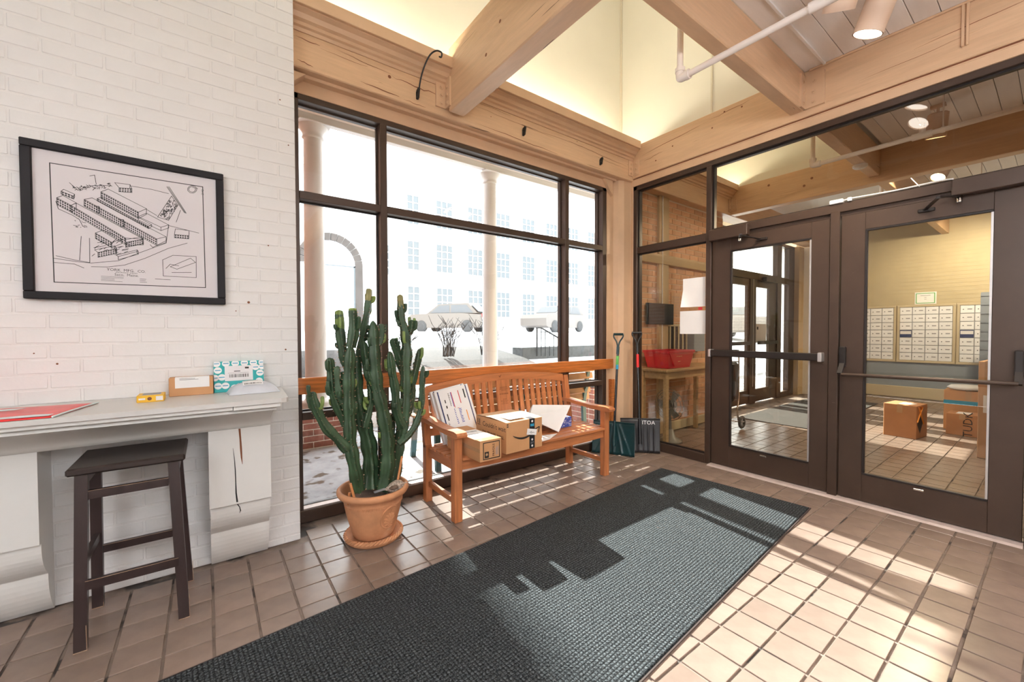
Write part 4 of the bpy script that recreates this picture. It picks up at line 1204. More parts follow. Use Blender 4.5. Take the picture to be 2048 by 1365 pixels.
# ---- things on the shelf
yb = thing('soap_box', (-.215, 2.555, SZ), 'small yellow printed carton lying on the white shelf', 'box')
obj('carton', MB().box(-.262, -.166, 2.505, 2.605, SZ, SZ + .032, .002), 'yellow', yb)
obj('top_print', rects([(-.245, -.18, 2.52, 2.595)], SZ + .0326), 'print_gray', yb)
obj('top_band', rects([(-.255, -.175, 2.508, 2.518)], SZ + .0327), 'paper', yb)
obj('front_print', place(rects([(-.255, -.232, .012, .02), (-.195, -.170, .006, .026)]), (0, 2.5045, SZ), (1, 0, 0), (0, 0, 1)), 'paper', yb)
obj('seal', MB().lathe([(.008, 0), (.0062, -.0003), (.0005, -.0003)], (-.217, 2.5046, SZ + .016), 14, False, 'y'), 'carved', yb)
kb = thing('small_carton', (-.066, 2.69, SZ), 'small brown carton with a white label beside the teal box', 'box')
obj('carton', MB().box(-.157, .022, 2.648, 2.728, SZ, SZ + .092, .002), 'kraft', kb)
obj('address_label', MB().add([(-.133, 2.6474, SZ + .040), (.006, 2.6474, SZ + .040), (.006, 2.6474, SZ + .0925), (-.133, 2.6474, SZ + .0925), (.006, 2.70, SZ + .0927), (-.133, 2.70, SZ + .0927)], [(0, 1, 2, 3), (3, 2, 4, 5)]), 'paper_w', kb)
obj('label_print', place(rects(textlines(-.115, -.02, .080, .0905, 2, 3)), (0, 2.6470, SZ), (1, 0, 0), (0, 0, 1)), 'print_gray', kb)
tl = thing('gift_box', (.138, 2.69, SZ), 'teal box with white dots leaning on the brick wall', 'box')
lean = Vector((0, .035, .165)).normalized()
O = Vector((.025, 2.672, SZ + .001))
nrm = Vector((1, 0, 0)).cross(lean)
def onbox(mb, lift=.0006): return place(mb, O, (1, 0, 0), lean, nrm, lift)
bx = MB().box(0, .228, 0, .166, -.030, 0, .002)
obj('carton', place(bx, O, (1, 0, 0), lean, nrm), 'teal', tl)
dm = MB(); words = MB()
rad = .0175
for (cx_, cy_) in [(.012 + .042 * i, .154) for i in range(6)] + [(.018, .118), (.19, .128), (.222, .130), (.004, .078), (.035, .080), (.21, .095), (.018, .034), (.05, .034), (.205, .05), (.225, .02), (.16, .02), (.09, .02)]:
    P = []
    for k in range(22):
        a = 2 * math.pi * k / 22
        P.append((min(.2275, max(.0005, cx_ + rad * math.cos(a))), min(.1655, max(.0005, cy_ + rad * math.sin(a))), 0))
    dm.add(P, [tuple(range(22))])
    x0, x1 = max(.002, cx_ - .012), min(.226, cx_ + .012)
    if x1 - x0 > .01: words.add([(x0, cy_ - .002, 0), (x1, cy_ - .002, 0), (x1, cy_ + .0025, 0), (x0, cy_ + .0025, 0)], [(0, 1, 2, 3)])
obj('white_dot', onbox(dm, .0005), 'paper_w', tl)
obj('dot_print', onbox(words, .0008), 'print_cyan', tl)
obj('address_label', onbox(rects([(.048, .176, .058, .140)]), .0012), 'paper', tl)
obj('label_print', onbox(rects(barcode(.068, .156, .076, .094, 5) + [(.062, .158, .100, .1012), (.09, .118, .108, .112), (.14, .158, .122, .132)]), .0016), 'print_black', tl)
pm_ = thing('poly_mailer', (.195, 2.60, SZ), 'grey plastic mailing bag with a barcode label on the shelf end', 'mailer')
def pillow(cx_, cy_, z0, hx, hy, t, rz=0.0, n=14, puck=.08, seed=0):
    mb = MB(); rr = random.Random(seed); vs = []; fs = []
    for top in (1, 0):
        for j in range(n + 1):
            for i in range(n + 1):
                u, v = i / n * 2 - 1, j / n * 2 - 1
                e = max(0, (1 - abs(u) ** 2.4)) ** .55 * max(0, (1 - abs(v) ** 2.4)) ** .55
                z = (e * t * (1 + rr.uniform(-.08, .08)) if top else e * 0.004)
                wob = 1 + puck * .15 * math.sin(7 * u + 3 * v)
                x, y = u * hx * wob, v * hy * (1 + puck * .2 * math.sin(6 * u))
                vs.append((cx_ + x * math.cos(rz) - y * math.sin(rz), cy_ + x * math.sin(rz) + y * math.cos(rz), z0 + .0025 + z - (0 if top else .002)))
    m = (n + 1) * (n + 1)
    for j in range(n):
        for i in range(n):
            a = j * (n + 1) + i
            fs.append((a, a + 1, a + n + 2, a + n + 1)); fs.append((m + a, m + a + n + 1, m + a + n + 2, m + a + 1))
    edge = [i for i in range(n + 1)] + [(j + 1) * (n + 1) - 1 for j in range(1, n + 1)] + [n * (n + 1) + i for i in range(n - 1, -1, -1)] + [j * (n + 1) for j in range(n - 1, 0, -1)]
    for q in range(len(edge)):
        a, b = edge[q], edge[(q + 1) % len(edge)]
        fs.append((b, a, m + a, m + b))
    return mb.add(vs, fs, True)
obj('bag', pillow(.195, 2.585, SZ, .116, .072, .055, .05), 'poly', pm_)
lab = MB(); lp = MB()
def pz(x, y):
    u, v = (x - .195) / .116, (y - 2.585) / .072
    return SZ + .0025 + .055 * 1.10 * max(0, (1 - abs(u) ** 2.4)) ** .55 * max(0, (1 - abs(v) ** 2.4)) ** .55
def drape(mb, x0, x1, y0, y1, lift, n=6):
    for i in range(n):
        for j in range(n):
            q = [(x0 + (x1 - x0) * (i + a) / n, y0 + (y1 - y0) * (j + b) / n) for a, b in ((0, 0), (1, 0), (1, 1), (0, 1))]
            mb.add([(x, y, pz(x, y) + lift) for x, y in q], [(0, 1, 2, 3)], True)
drape(lab, .145, .235, 2.533, 2.612, .0015)
obj('address_label', lab, 'paper_w', pm_)
for k, (a, b, c_, d_) in enumerate(barcode(.152, .228, 0, .012, 9)): drape(lp, a, b, 2.537, 2.545, .0025, 1)
drape(lp, .165, .215, 2.575, 2.579, .0025, 2); drape(lp, .165, .205, 2.584, 2.588, .0025, 2)
obj('label_print', lp, 'print_black', pm_)
rb = thing('red_mailer', (-.62, 2.43, SZ), 'red and white plastic mailing bag lying flat at the left end of the shelf', 'mailer')
def sheet(quad, z0, n=16, amp=.006, seed=1, t=.003):
    rr = random.Random(seed); a, b, c_, d_ = [Vector((*q, 0)) for q in quad]
    mb = MB(); vs = []
    for s in (1, 0):
        for j in range(n + 1):
            for i in range(n + 1):
                u, v = i / n, j / n
                p = a.lerp(b, u).lerp(d_.lerp(c_, u), v)
                h = amp * (.5 + .5 * math.sin(9 * u + 4 * v + seed)) * math.sin(math.pi * u) ** .5 * math.sin(math.pi * v) ** .5
                vs.append((p.x, p.y, z0 + .001 + h + (t if s else 0)))
    m = (n + 1) ** 2; fs = []
    for j in range(n):
        for i in range(n):
            q = j * (n + 1) + i
            fs.append((q, q + 1, q + n + 2, q + n + 1)); fs.append((m + q, m + q + n + 1, m + q + n + 2, m + q + 1))
    edge = [i for i in range(n + 1)] + [(j + 1) * (n + 1) - 1 for j in range(1, n + 1)] + [n * (n + 1) + i for i in range(n - 1, -1, -1)] + [j * (n + 1) for j in range(n - 1, 0, -1)]
    for q in range(len(edge)):
        x, y = edge[q], edge[(q + 1) % len(edge)]; fs.append((y, x, m + x, m + y))
    return mb.add(vs, fs, True)
obj('bag', sheet([(-1.0, 2.268), (-.472, 2.268), (-.400, 2.60), (-.93, 2.68)], SZ, 18, .012, 2), 'red_bag', rb)
obj('white_band', sheet([(-1.0, 2.295), (-.485, 2.285), (-.480, 2.318), (-1.0, 2.335)], SZ + .0065, 12, .008, 2, .001), 'ice_blue', rb)
obj('white_band', sheet([(-1.0, 2.43), (-.62, 2.50), (-.60, 2.53), (-1.0, 2.49)], SZ + .0105, 12, .006, 2, .001), 'ice_blue', rb)
obj('torn_edge', MB().tube(smooth_path([(-.472, 2.266, SZ + .004), (-.448, 2.38, SZ + .006), (-.424, 2.49, SZ + .006), (-.40, 2.602, SZ + .005)], 4), .0035, 6), 'ice_blue', rb)

# ================================================================ FRAMED DRAWING
pf = thing('framed_print', (-.28, 2.72, 1.40), 'large black framed line drawing of a mill complex on the brick wall', 'picture')
fx0, fx1, fz0, fz1 = -.640, .083, 1.402, 2.100
t_ = .034
for (a, b, c_, d_) in ((fx0, fx1, fz1 - t_, fz1), (fx0, fx1, fz0, fz0 + t_)): obj('frame_rail', MB().box(a, b, 2.700, 2.730, c_, d_, .003), 'dark_frame', pf)
for (a, b) in ((fx0, fx0 + t_), (fx1 - t_, fx1)): obj('frame_rail', MB().box(a, b, 2.700, 2.730, fz0 + t_, fz1 - t_, .003), 'dark_frame', pf)
obj('sheet', MB().box(fx0 + t_, fx1 - t_, 2.716, 2.728, fz0 + t_, fz1 - t_), 'mat_board', pf)
YP = 2.7156
DRAW = [[[-0.553,2.011],[-0.007,2.018],[-0.003,1.489],[-0.549,1.48],[-0.553,2.011]],[[-0.391,1.915],[-0.261,1.842],[-0.231,1.864],[-0.366,1.933],[-0.391,1.915]],[[-0.391,1.915],[-0.391,1.883],[-0.262,1.81],[-0.232,1.836],[-0.231,1.864]],[[-0.261,1.842],[-0.262,1.81]],[[-0.447,1.869],[-0.195,1.72],[-0.159,1.736],[-0.421,1.881],[-0.447,1.869]],[[-0.447,1.869],[-0.448,1.838],[-0.195,1.687],[-0.159,1.707],[-0.159,1.736]],[[-0.195,1.72],[-0.195,1.687]],[[-0.404,1.881],[-0.225,1.778],[-0.213,1.788],[-0.389,1.891],[-0.404,1.881]],[[-0.404,1.881],[-0.404,1.87],[-0.225,1.767],[-0.213,1.779],[-0.213,1.788]],[[-0.225,1.778],[-0.225,1.767]],[[-0.262,1.82],[-0.178,1.781],[-0.148,1.797],[-0.232,1.842],[-0.262,1.82]],[[-0.262,1.82],[-0.262,1.804],[-0.178,1.764],[-0.148,1.782],[-0.148,1.797]],[[-0.178,1.781],[-0.178,1.764]],[[-0.534,1.86],[-0.49,1.834],[-0.473,1.848],[-0.515,1.874],[-0.534,1.86]],[[-0.534,1.86],[-0.534,1.829],[-0.49,1.803],[-0.474,1.822],[-0.473,1.848]],[[-0.49,1.834],[-0.49,1.803]],[[-0.49,1.834],[-0.309,1.709],[-0.245,1.713],[-0.473,1.847],[-0.49,1.834]],[[-0.49,1.834],[-0.49,1.802],[-0.309,1.675],[-0.246,1.684],[-0.245,1.713]],[[-0.309,1.709],[-0.309,1.675]],[[-0.413,1.719],[-0.358,1.682],[-0.323,1.703],[-0.386,1.737],[-0.413,1.719]],[[-0.413,1.719],[-0.413,1.693],[-0.359,1.657],[-0.323,1.681],[-0.323,1.703]],[[-0.358,1.682],[-0.359,1.657]],[[-0.309,1.689],[-0.245,1.713],[-0.251,1.723],[-0.315,1.7],[-0.309,1.689]],[[-0.309,1.689],[-0.31,1.664],[-0.245,1.689],[-0.251,1.702],[-0.251,1.723]],[[-0.245,1.713],[-0.245,1.689]],[[-0.406,1.629],[-0.341,1.655],[-0.348,1.667],[-0.417,1.64],[-0.406,1.629]],[[-0.406,1.629],[-0.406,1.606],[-0.342,1.631],[-0.348,1.647],[-0.348,1.667]],[[-0.341,1.655],[-0.342,1.631]],[[-0.126,1.752],[-0.068,1.754],[-0.067,1.78],[-0.122,1.781],[-0.126,1.752]],[[-0.126,1.752],[-0.126,1.735],[-0.069,1.737],[-0.067,1.766],[-0.067,1.78]],[[-0.068,1.754],[-0.069,1.737]],[[-0.328,1.947],[-0.283,1.952],[-0.289,1.97],[-0.343,1.968],[-0.328,1.947]],[[-0.328,1.947],[-0.329,1.928],[-0.283,1.933],[-0.29,1.953],[-0.289,1.97]],[[-0.283,1.952],[-0.283,1.933]],[[-0.52,1.892],[-0.481,1.877],[-0.478,1.887],[-0.512,1.902],[-0.52,1.892]],[[-0.52,1.892],[-0.52,1.879],[-0.481,1.864],[-0.478,1.875],[-0.478,1.887]],[[-0.481,1.877],[-0.481,1.864]],[[-0.405,1.837],[-0.397,1.839],[-0.399,1.846],[-0.41,1.844],[-0.405,1.837]],[[-0.405,1.837],[-0.405,1.814],[-0.397,1.815],[-0.4,1.826],[-0.399,1.846]],[[-0.397,1.839],[-0.397,1.815]],[[-0.325,1.787],[-0.313,1.789],[-0.316,1.797],[-0.329,1.795],[-0.325,1.787]],[[-0.325,1.787],[-0.326,1.761],[-0.314,1.763],[-0.317,1.775],[-0.316,1.797]],[[-0.313,1.789],[-0.314,1.763]],[[-0.337,1.617],[-0.265,1.651],[-0.269,1.657],[-0.343,1.623],[-0.337,1.617]],[[-0.337,1.617],[-0.337,1.602],[-0.265,1.636],[-0.27,1.644],[-0.269,1.657]],[[-0.265,1.651],[-0.265,1.636]],[[-0.547,1.587],[-0.478,1.579],[-0.429,1.577],[-0.337,1.597],[-0.265,1.641],[-0.159,1.704]],[[-0.541,1.599],[-0.484,1.586],[-0.435,1.579]],[[-0.547,1.568],[-0.484,1.567],[-0.454,1.552]],[[-0.429,1.56],[-0.373,1.564],[-0.314,1.579],[-0.24,1.619],[-0.15,1.679],[-0.076,1.714]],[[-0.152,1.988],[-0.084,1.869]],[[-0.143,1.99],[-0.077,1.868]],[[-0.148,1.989],[-0.08,1.868]],[[-0.19,1.83],[-0.134,1.945],[-0.11,1.903],[-0.148,1.82],[-0.19,1.83]],[[-0.493,1.936],[-0.467,1.907],[-0.434,1.933],[-0.389,1.946],[-0.355,1.95]],[[-0.427,1.981],[-0.411,1.989],[-0.406,1.947]],[[-0.284,1.964],[-0.21,1.963],[-0.146,1.955]],[[-0.23,1.86],[-0.193,1.837]],[[-0.148,1.798],[-0.159,1.704]],[[-0.537,1.844],[-0.53,1.811],[-0.485,1.789],[-0.464,1.773],[-0.454,1.744]],[[-0.46,1.697],[-0.467,1.587]],[[-0.433,1.692],[-0.434,1.579]],[[-0.148,1.794],[-0.027,1.773]],[[-0.1,1.879],[-0.118,1.816]],[[-0.22,1.688],[-0.211,1.676],[-0.159,1.716]],[[-0.174,1.618],[-0.134,1.645],[-0.04,1.649],[-0.041,1.539],[-0.173,1.537],[-0.174,1.618]],[[-0.145,1.586],[-0.063,1.638],[-0.043,1.618],[-0.119,1.576],[-0.145,1.586]],[[-0.162,1.576],[-0.145,1.599],[-0.112,1.594]],[[-0.139,1.557],[-0.061,1.564]],[[-0.154,1.85],[-0.155,1.849],[-0.152,1.856]],[[-0.154,1.824],[-0.157,1.827],[-0.148,1.825]],[[-0.131,1.907],[-0.129,1.912],[-0.13,1.902]],[[-0.136,1.872],[-0.133,1.879],[-0.133,1.872]],[[-0.167,1.866],[-0.162,1.868],[-0.165,1.862]],[[-0.122,1.887],[-0.124,1.882],[-0.123,1.88]],[[-0.141,1.918],[-0.146,1.921],[-0.136,1.92]],[[-0.145,1.891],[-0.145,1.892],[-0.147,1.889]],[[-0.128,1.875],[-0.126,1.869],[-0.124,1.869]],[[-0.148,1.898],[-0.143,1.892],[-0.144,1.897]],[[-0.145,1.901],[-0.14,1.9],[-0.147,1.906]],[[-0.114,1.898],[-0.12,1.893],[-0.115,1.903]],[[-0.144,1.851],[-0.139,1.858],[-0.143,1.857]],[[-0.141,1.899],[-0.136,1.893],[-0.141,1.892]],[[-0.165,1.866],[-0.164,1.873],[-0.168,1.867]],[[-0.15,1.892],[-0.156,1.886],[-0.152,1.886]],[[-0.132,1.914],[-0.132,1.914],[-0.13,1.913]],[[-0.138,1.878],[-0.132,1.879],[-0.139,1.875]],[[-0.161,1.855],[-0.155,1.856],[-0.16,1.862]],[[-0.145,1.866],[-0.152,1.863],[-0.144,1.872]],[[-0.14,1.888],[-0.138,1.89],[-0.138,1.885]],[[-0.177,1.84],[-0.175,1.835],[-0.18,1.841]],[[-0.146,1.887],[-0.148,1.889],[-0.147,1.886]],[[-0.156,1.859],[-0.153,1.866],[-0.156,1.856]],[[-0.161,1.863],[-0.157,1.868],[-0.164,1.864]],[[-0.149,1.901],[-0.151,1.903],[-0.145,1.903]],[[-0.14,1.914],[-0.142,1.912],[-0.136,1.916]],[[-0.167,1.858],[-0.167,1.862],[-0.164,1.854]],[[-0.164,1.851],[-0.16,1.849],[-0.161,1.853]],[[-0.166,1.846],[-0.162,1.849],[-0.167,1.846]],[[-0.15,1.87],[-0.145,1.875],[-0.156,1.863]],[[-0.113,1.901],[-0.114,1.894],[-0.109,1.905]],[[-0.124,1.891],[-0.121,1.891],[-0.126,1.893]],[[-0.169,1.859],[-0.167,1.862],[-0.165,1.866]],[[-0.122,1.909],[-0.116,1.904],[-0.117,1.908]],[[-0.156,1.826],[-0.161,1.828],[-0.155,1.826]],[[-0.134,1.858],[-0.133,1.861],[-0.137,1.853]],[[-0.136,1.867],[-0.138,1.871],[-0.136,1.863]],[[-0.149,1.839],[-0.143,1.836],[-0.145,1.846]],[[-0.128,1.88],[-0.134,1.882],[-0.13,1.879]],[[-0.148,1.869],[-0.144,1.876],[-0.153,1.873]],[[-0.173,1.85],[-0.167,1.846],[-0.177,1.849]],[[-0.157,1.862],[-0.159,1.86],[-0.157,1.864]],[[-0.162,1.85],[-0.167,1.849],[-0.16,1.852]],[[-0.171,1.843],[-0.173,1.842],[-0.168,1.845]],[[-0.128,1.9],[-0.129,1.902],[-0.128,1.898]],[[-0.141,1.864],[-0.142,1.867],[-0.141,1.861]],[[-0.164,1.838],[-0.165,1.832],[-0.159,1.84]],[[-0.119,1.906],[-0.122,1.906],[-0.123,1.901]],[[-0.125,1.882],[-0.122,1.881],[-0.123,1.882]],[[-0.158,1.837],[-0.164,1.841],[-0.155,1.844]],[[-0.173,1.846],[-0.168,1.851],[-0.178,1.841]],[[-0.149,1.834],[-0.147,1.829],[-0.144,1.833]],[[-0.146,1.912],[-0.143,1.912],[-0.144,1.918]],[[-0.12,1.889],[-0.126,1.891],[-0.12,1.885]],[[-0.165,1.858],[-0.168,1.856],[-0.162,1.86]],[[-0.153,1.865],[-0.155,1.866],[-0.157,1.864]],[[-0.128,1.921],[-0.124,1.926],[-0.126,1.917]],[[-0.137,1.891],[-0.137,1.889],[-0.132,1.896]],[[-0.153,1.833],[-0.148,1.834],[-0.154,1.83]],[[-0.164,1.851],[-0.168,1.849],[-0.166,1.854]],[[-0.122,1.884],[-0.125,1.88],[-0.123,1.879]],[[-0.148,1.888],[-0.152,1.893],[-0.148,1.889]],[[-0.162,1.848],[-0.164,1.844],[-0.166,1.841]],[[-0.142,1.871],[-0.142,1.867],[-0.139,1.871]],[[-0.138,1.869],[-0.133,1.871],[-0.136,1.863]],[[-0.154,1.878],[-0.157,1.874],[-0.152,1.872]],[[-0.138,1.913],[-0.142,1.915],[-0.141,1.909]],[[-0.117,1.9],[-0.12,1.895],[-0.119,1.901]],[[-0.148,1.904],[-0.153,1.899],[-0.15,1.906]],[[-0.41,1.93],[-0.417,1.93]],[[-0.428,1.927],[-0.433,1.926]],[[-0.36,1.954],[-0.36,1.959]],[[-0.449,1.916],[-0.455,1.91]],[[-0.367,1.959],[-0.359,1.962]],[[-0.385,1.937],[-0.388,1.934]],[[-0.4,1.93],[-0.404,1.926]],[[-0.36,1.948],[-0.359,1.953]],[[-0.421,1.933],[-0.417,1.932]],[[-0.411,1.941],[-0.409,1.939]],[[-0.461,1.906],[-0.458,1.912]],[[-0.363,1.959],[-0.366,1.955]],[[-0.408,1.933],[-0.405,1.934]],[[-0.444,1.929],[-0.451,1.925]],[[-0.387,1.941],[-0.383,1.943]],[[-0.45,1.922],[-0.444,1.929]],[[-0.419,1.936],[-0.415,1.939]],[[-0.441,1.925],[-0.441,1.921]],[[-0.439,1.915],[-0.445,1.917]],[[-0.471,1.921],[-0.466,1.919]],[[-0.46,1.923],[-0.461,1.92]],[[-0.379,1.939],[-0.378,1.944]],[[-0.433,1.933],[-0.433,1.932]],[[-0.458,1.922],[-0.453,1.929]],[[-0.381,1.935],[-0.374,1.938]],[[-0.413,1.931],[-0.411,1.925]],[[-0.396,1.943],[-0.39,1.945]],[[-0.407,1.929],[-0.415,1.924]],[[-0.399,1.938],[-0.399,1.938]],[[-0.459,1.915],[-0.466,1.914]],[[-0.401,1.938],[-0.4,1.933]],[[-0.369,1.957],[-0.364,1.957]],[[-0.477,1.913],[-0.481,1.917]],[[-0.415,1.922],[-0.418,1.917]],[[-0.395,1.948],[-0.389,1.948]],[[-0.364,1.945],[-0.36,1.948]],[[-0.38,1.934],[-0.375,1.936]],[[-0.387,1.942],[-0.393,1.947]],[[-0.473,1.918],[-0.478,1.917]],[[-0.394,1.938],[-0.396,1.936]],[[-0.445,1.922],[-0.441,1.924]],[[-0.461,1.906],[-0.457,1.909]],[[-0.437,1.924],[-0.435,1.927]],[[-0.483,1.914],[-0.478,1.92]],[[-0.425,1.935],[-0.43,1.939]],[[-0.432,1.933],[-0.439,1.937]],[[-0.462,1.915],[-0.469,1.92]],[[-0.427,1.93],[-0.423,1.936]],[[-0.432,1.928],[-0.44,1.921]],[[-0.456,1.927],[-0.456,1.931]],[[-0.404,1.939],[-0.41,1.944]],[[-0.39,1.946],[-0.386,1.947]],[[-0.363,1.955],[-0.367,1.957]],[[-0.379,1.942],[-0.382,1.946]],[[-0.397,1.927],[-0.395,1.934]],[[-0.479,1.918],[-0.484,1.923]],[[-0.476,1.906],[-0.47,1.911]],[[-0.358,1.953],[-0.353,1.949]],[[-0.362,1.962],[-0.366,1.96]],[[-0.362,1.961],[-0.365,1.956]],[[-0.414,1.652],[-0.402,1.662]],[[-0.31,1.68],[-0.29,1.692]],[[-0.322,1.651],[-0.3,1.66]],[[-0.376,1.668],[-0.357,1.677]],[[-0.394,1.67],[-0.376,1.68]],[[-0.339,1.661],[-0.324,1.667]],[[-0.338,1.687],[-0.324,1.699]],[[-0.342,1.681],[-0.332,1.693]],[[-0.348,1.624],[-0.327,1.634]],[[-0.315,1.639],[-0.303,1.646]],[[-0.419,1.65],[-0.397,1.657]],[[-0.356,1.679],[-0.349,1.688]],[[-0.398,1.678],[-0.389,1.687]],[[-0.354,1.686],[-0.344,1.698]],[[-0.401,1.641],[-0.388,1.652]],[[-0.353,1.63],[-0.337,1.637]],[[-0.406,1.675],[-0.386,1.681]],[[-0.426,1.61],[-0.417,1.621]],[[-0.417,1.646],[-0.408,1.657]],[[-0.351,1.641],[-0.332,1.654]],[[-0.385,1.64],[-0.372,1.646]],[[-0.323,1.648],[-0.302,1.655]],[[-0.361,1.653],[-0.342,1.659]],[[-0.385,1.648],[-0.378,1.657]],[[-0.335,1.659],[-0.318,1.669]],[[-0.401,1.656],[-0.379,1.665]],[[-0.466,1.776],[-0.472,1.778]],[[-0.45,1.749],[-0.442,1.747]],[[-0.461,1.738],[-0.46,1.739]],[[-0.45,1.741],[-0.44,1.743]],[[-0.455,1.763],[-0.444,1.762]],[[-0.471,1.736],[-0.478,1.739]],[[-0.457,1.768],[-0.456,1.767]],[[-0.479,1.744],[-0.484,1.744]],[[-0.47,1.746],[-0.464,1.748]],[[-0.477,1.765],[-0.479,1.768]],[[-0.476,1.744],[-0.472,1.741]],[[-0.449,1.743],[-0.452,1.745]],[[-0.47,1.758],[-0.47,1.758]],[[-0.469,1.741],[-0.474,1.74]],[[-0.032,2.0],[-0.033,1.993],[-0.037,1.986],[-0.042,1.981],[-0.048,1.977],[-0.055,1.976],[-0.061,1.977],[-0.065,1.981],[-0.069,1.986],[-0.069,1.992],[-0.068,1.999],[-0.065,2.005],[-0.06,2.01],[-0.054,2.014],[-0.047,2.015],[-0.041,2.014],[-0.036,2.011],[-0.033,2.006],[-0.032,1.999]],[[-0.037,1.999],[-0.038,1.994],[-0.04,1.989],[-0.044,1.985],[-0.049,1.982],[-0.054,1.982],[-0.058,1.982],[-0.062,1.985],[-0.064,1.988],[-0.065,1.993],[-0.064,1.998],[-0.061,2.003],[-0.057,2.006],[-0.053,2.009],[-0.048,2.01],[-0.044,2.009],[-0.04,2.007],[-0.038,2.003],[-0.037,1.998]]]
DWIN = [[[-0.391,1.915],[-0.261,1.842],[-0.391,1.883],[-0.262,1.81]],[[-0.447,1.869],[-0.195,1.72],[-0.448,1.838],[-0.195,1.687]],[[-0.404,1.881],[-0.225,1.778],[-0.404,1.87],[-0.225,1.767]],[[-0.534,1.86],[-0.49,1.834],[-0.534,1.829],[-0.49,1.803]],[[-0.49,1.834],[-0.309,1.709],[-0.49,1.802],[-0.309,1.675]],[[-0.413,1.719],[-0.358,1.682],[-0.413,1.693],[-0.359,1.657]],[[-0.309,1.689],[-0.245,1.713],[-0.31,1.664],[-0.245,1.689]],[[-0.406,1.629],[-0.341,1.655],[-0.406,1.606],[-0.342,1.631]],[[-0.126,1.752],[-0.068,1.754],[-0.126,1.735],[-0.069,1.737]],[[-0.328,1.947],[-0.283,1.952],[-0.329,1.928],[-0.283,1.933]],[[-0.52,1.892],[-0.481,1.877],[-0.52,1.879],[-0.481,1.864]]]

def strokes(lines, w, y):
    mb = MB()
    for L_ in lines:
        for i in range(len(L_) - 1):
            a, b = Vector((L_[i][0], y, L_[i][1])), Vector((L_[i + 1][0], y, L_[i + 1][1]))
            d = b - a
            if d.length < 1e-5: continue
            d.normalize(); s = Vector((-d.z, 0, d.x)) * w / 2
            mb.add([a - s - d * w / 2, b - s + d * w / 2, b + s + d * w / 2, a + s - d * w / 2], [(0, 1, 2, 3)])
    return mb
obj('border_line', strokes(DRAW[:1], .0036, YP), 'ink', pf)
obj('line_drawing', strokes(DRAW[1:], .0021, YP), 'ink', pf)
wm = MB()
for (a, b, c_, d_) in DWIN:
    ln = math.hypot(b[0] - a[0], b[1] - a[1]); n = max(4, int(ln / .0085))
    hh = abs(a[1] - c_[1]); rows = 3 if hh > .018 else (2 if hh > .010 else 1)
    for i in range(n):
        for r in range(rows):
            u0, u1 = (i + .18) / n, (i + .82) / n; v0, v1 = (r + .18) / rows, (r + .82) / rows
            def q(u, v): return (a[0] + (b[0] - a[0]) * u + (c_[0] - a[0]) * v, YP, a[1] + (b[1] - a[1]) * u + (c_[1] - a[1]) * v)
            wm.add([q(u0, v0), q(u1, v0), q(u1, v1), q(u0, v1)], [(3, 2, 1, 0)])
obj('window_marks', wm, 'ink', pf)
for (s, sz, x, z, sx) in (('YORK  MFG.  CO.', .018, -.308, 1.552, 1.0), ('INSURANCE  SURVEY', .0075, -.308, 1.541, 1.1), ('Saco,  Maine.', .0165, -.308, 1.530, 1.0)):
    obj('lettering', place(text_mb(s, sz, sx), (x, YP, z), (1, 0, 0), (0, 0, 1)), 'ink', pf)
obj('caption_lines', place(rects(textlines(-.398, -.318, 1.497, 1.524, 5, 2, .22) + textlines(-.262, -.225, 1.500, 1.522, 3, 4, .22) + [(-.205, -.145, 1.519, 1.521)]), (0, YP, 0), (1, 0, 0), (0, 0, 1)), 'ink', pf)
obj('lettering', place(text_mb('YORK', .009), (-.038, YP, 2.005), (1, 0, 0), (0, 0, 1)), 'ink', pf)
obj('lettering', place(text_mb('2142', .014), (-.008, YP, 1.99), (0, 0, 1), (-1, 0, 0), (0, -1, 0)), 'ink', pf)
obj('cover_glass', MB().box(fx0 + t_, fx1 - t_, 2.7105, 2.7125, fz0 + t_, fz1 - t_), 'picture_glass', pf)

# ================================================================ STOOL
st = thing('bar_stool', (-.27, 2.45, 0), 'dark brown wooden stool pushed under the white shelf', 'stool')
ST = .716
obj('seat', MB().box(-.453, -.086, 2.305, 2.655, ST - .030, ST, .007), 'stool_top', st)
def leg(xf, yf, xt, yt, m='stool'):
    w, d = .038, .030
    vs = []
    for (x, y, z) in ((xf, yf, 0), (xt, yt, ST - .03)):
        vs += [(x - w / 2, y - d / 2, z), (x + w / 2, y - d / 2, z), (x + w / 2, y + d / 2, z), (x - w / 2, y + d / 2, z)]
    l = obj('leg', MB().add(vs, [(3, 2, 1, 0), (4, 5, 6, 7), (0, 1, 5, 4), (1, 2, 6, 5), (2, 3, 7, 6), (3, 0, 4, 7)]), m, st)
    obj('worn_edge', MB().bar((xf - w / 2, yf - d / 2 - .0004, .0015), (xf + w / 2, yf - d / 2 - .0004, .0015), .003, .003).bar((xf + w / 2, yf - d / 2, .0), (xf + w / 2 - .001, yf - d / 2, .10), .0018, .0018, (0, 1, 0)), 'worn_edge', l)
leg(-.418, 2.290, -.411, 2.335); leg(-.099, 2.290, -.128, 2.335); leg(-.418, 2.615, -.411, 2.585); leg(-.094, 2.615, -.128, 2.585)
def rail(name, p0, p1, h, d=.020):
    r = obj(name, MB().bar(p0, p1, d, h), 'stool', st)
    obj('worn_edge', MB().bar((p0[0], p0[1] - d / 2, p0[2] + h / 2), (p1[0], p1[1] - d / 2, p1[2] + h / 2), .0016, .0014), 'worn_edge', r)
rail('seat_rail', (-.40, 2.580, .660), (-.13, 2.580, .660), .045)
rail('seat_rail', (-.395, 2.330, .600), (-.145, 2.330, .600), .034)
rail('stretcher', (-.402, 2.298, .250), (-.115, 2.298, .250), .036)
rail('stretcher', (-.40, 2.606, .265), (-.11, 2.606, .265), .034)
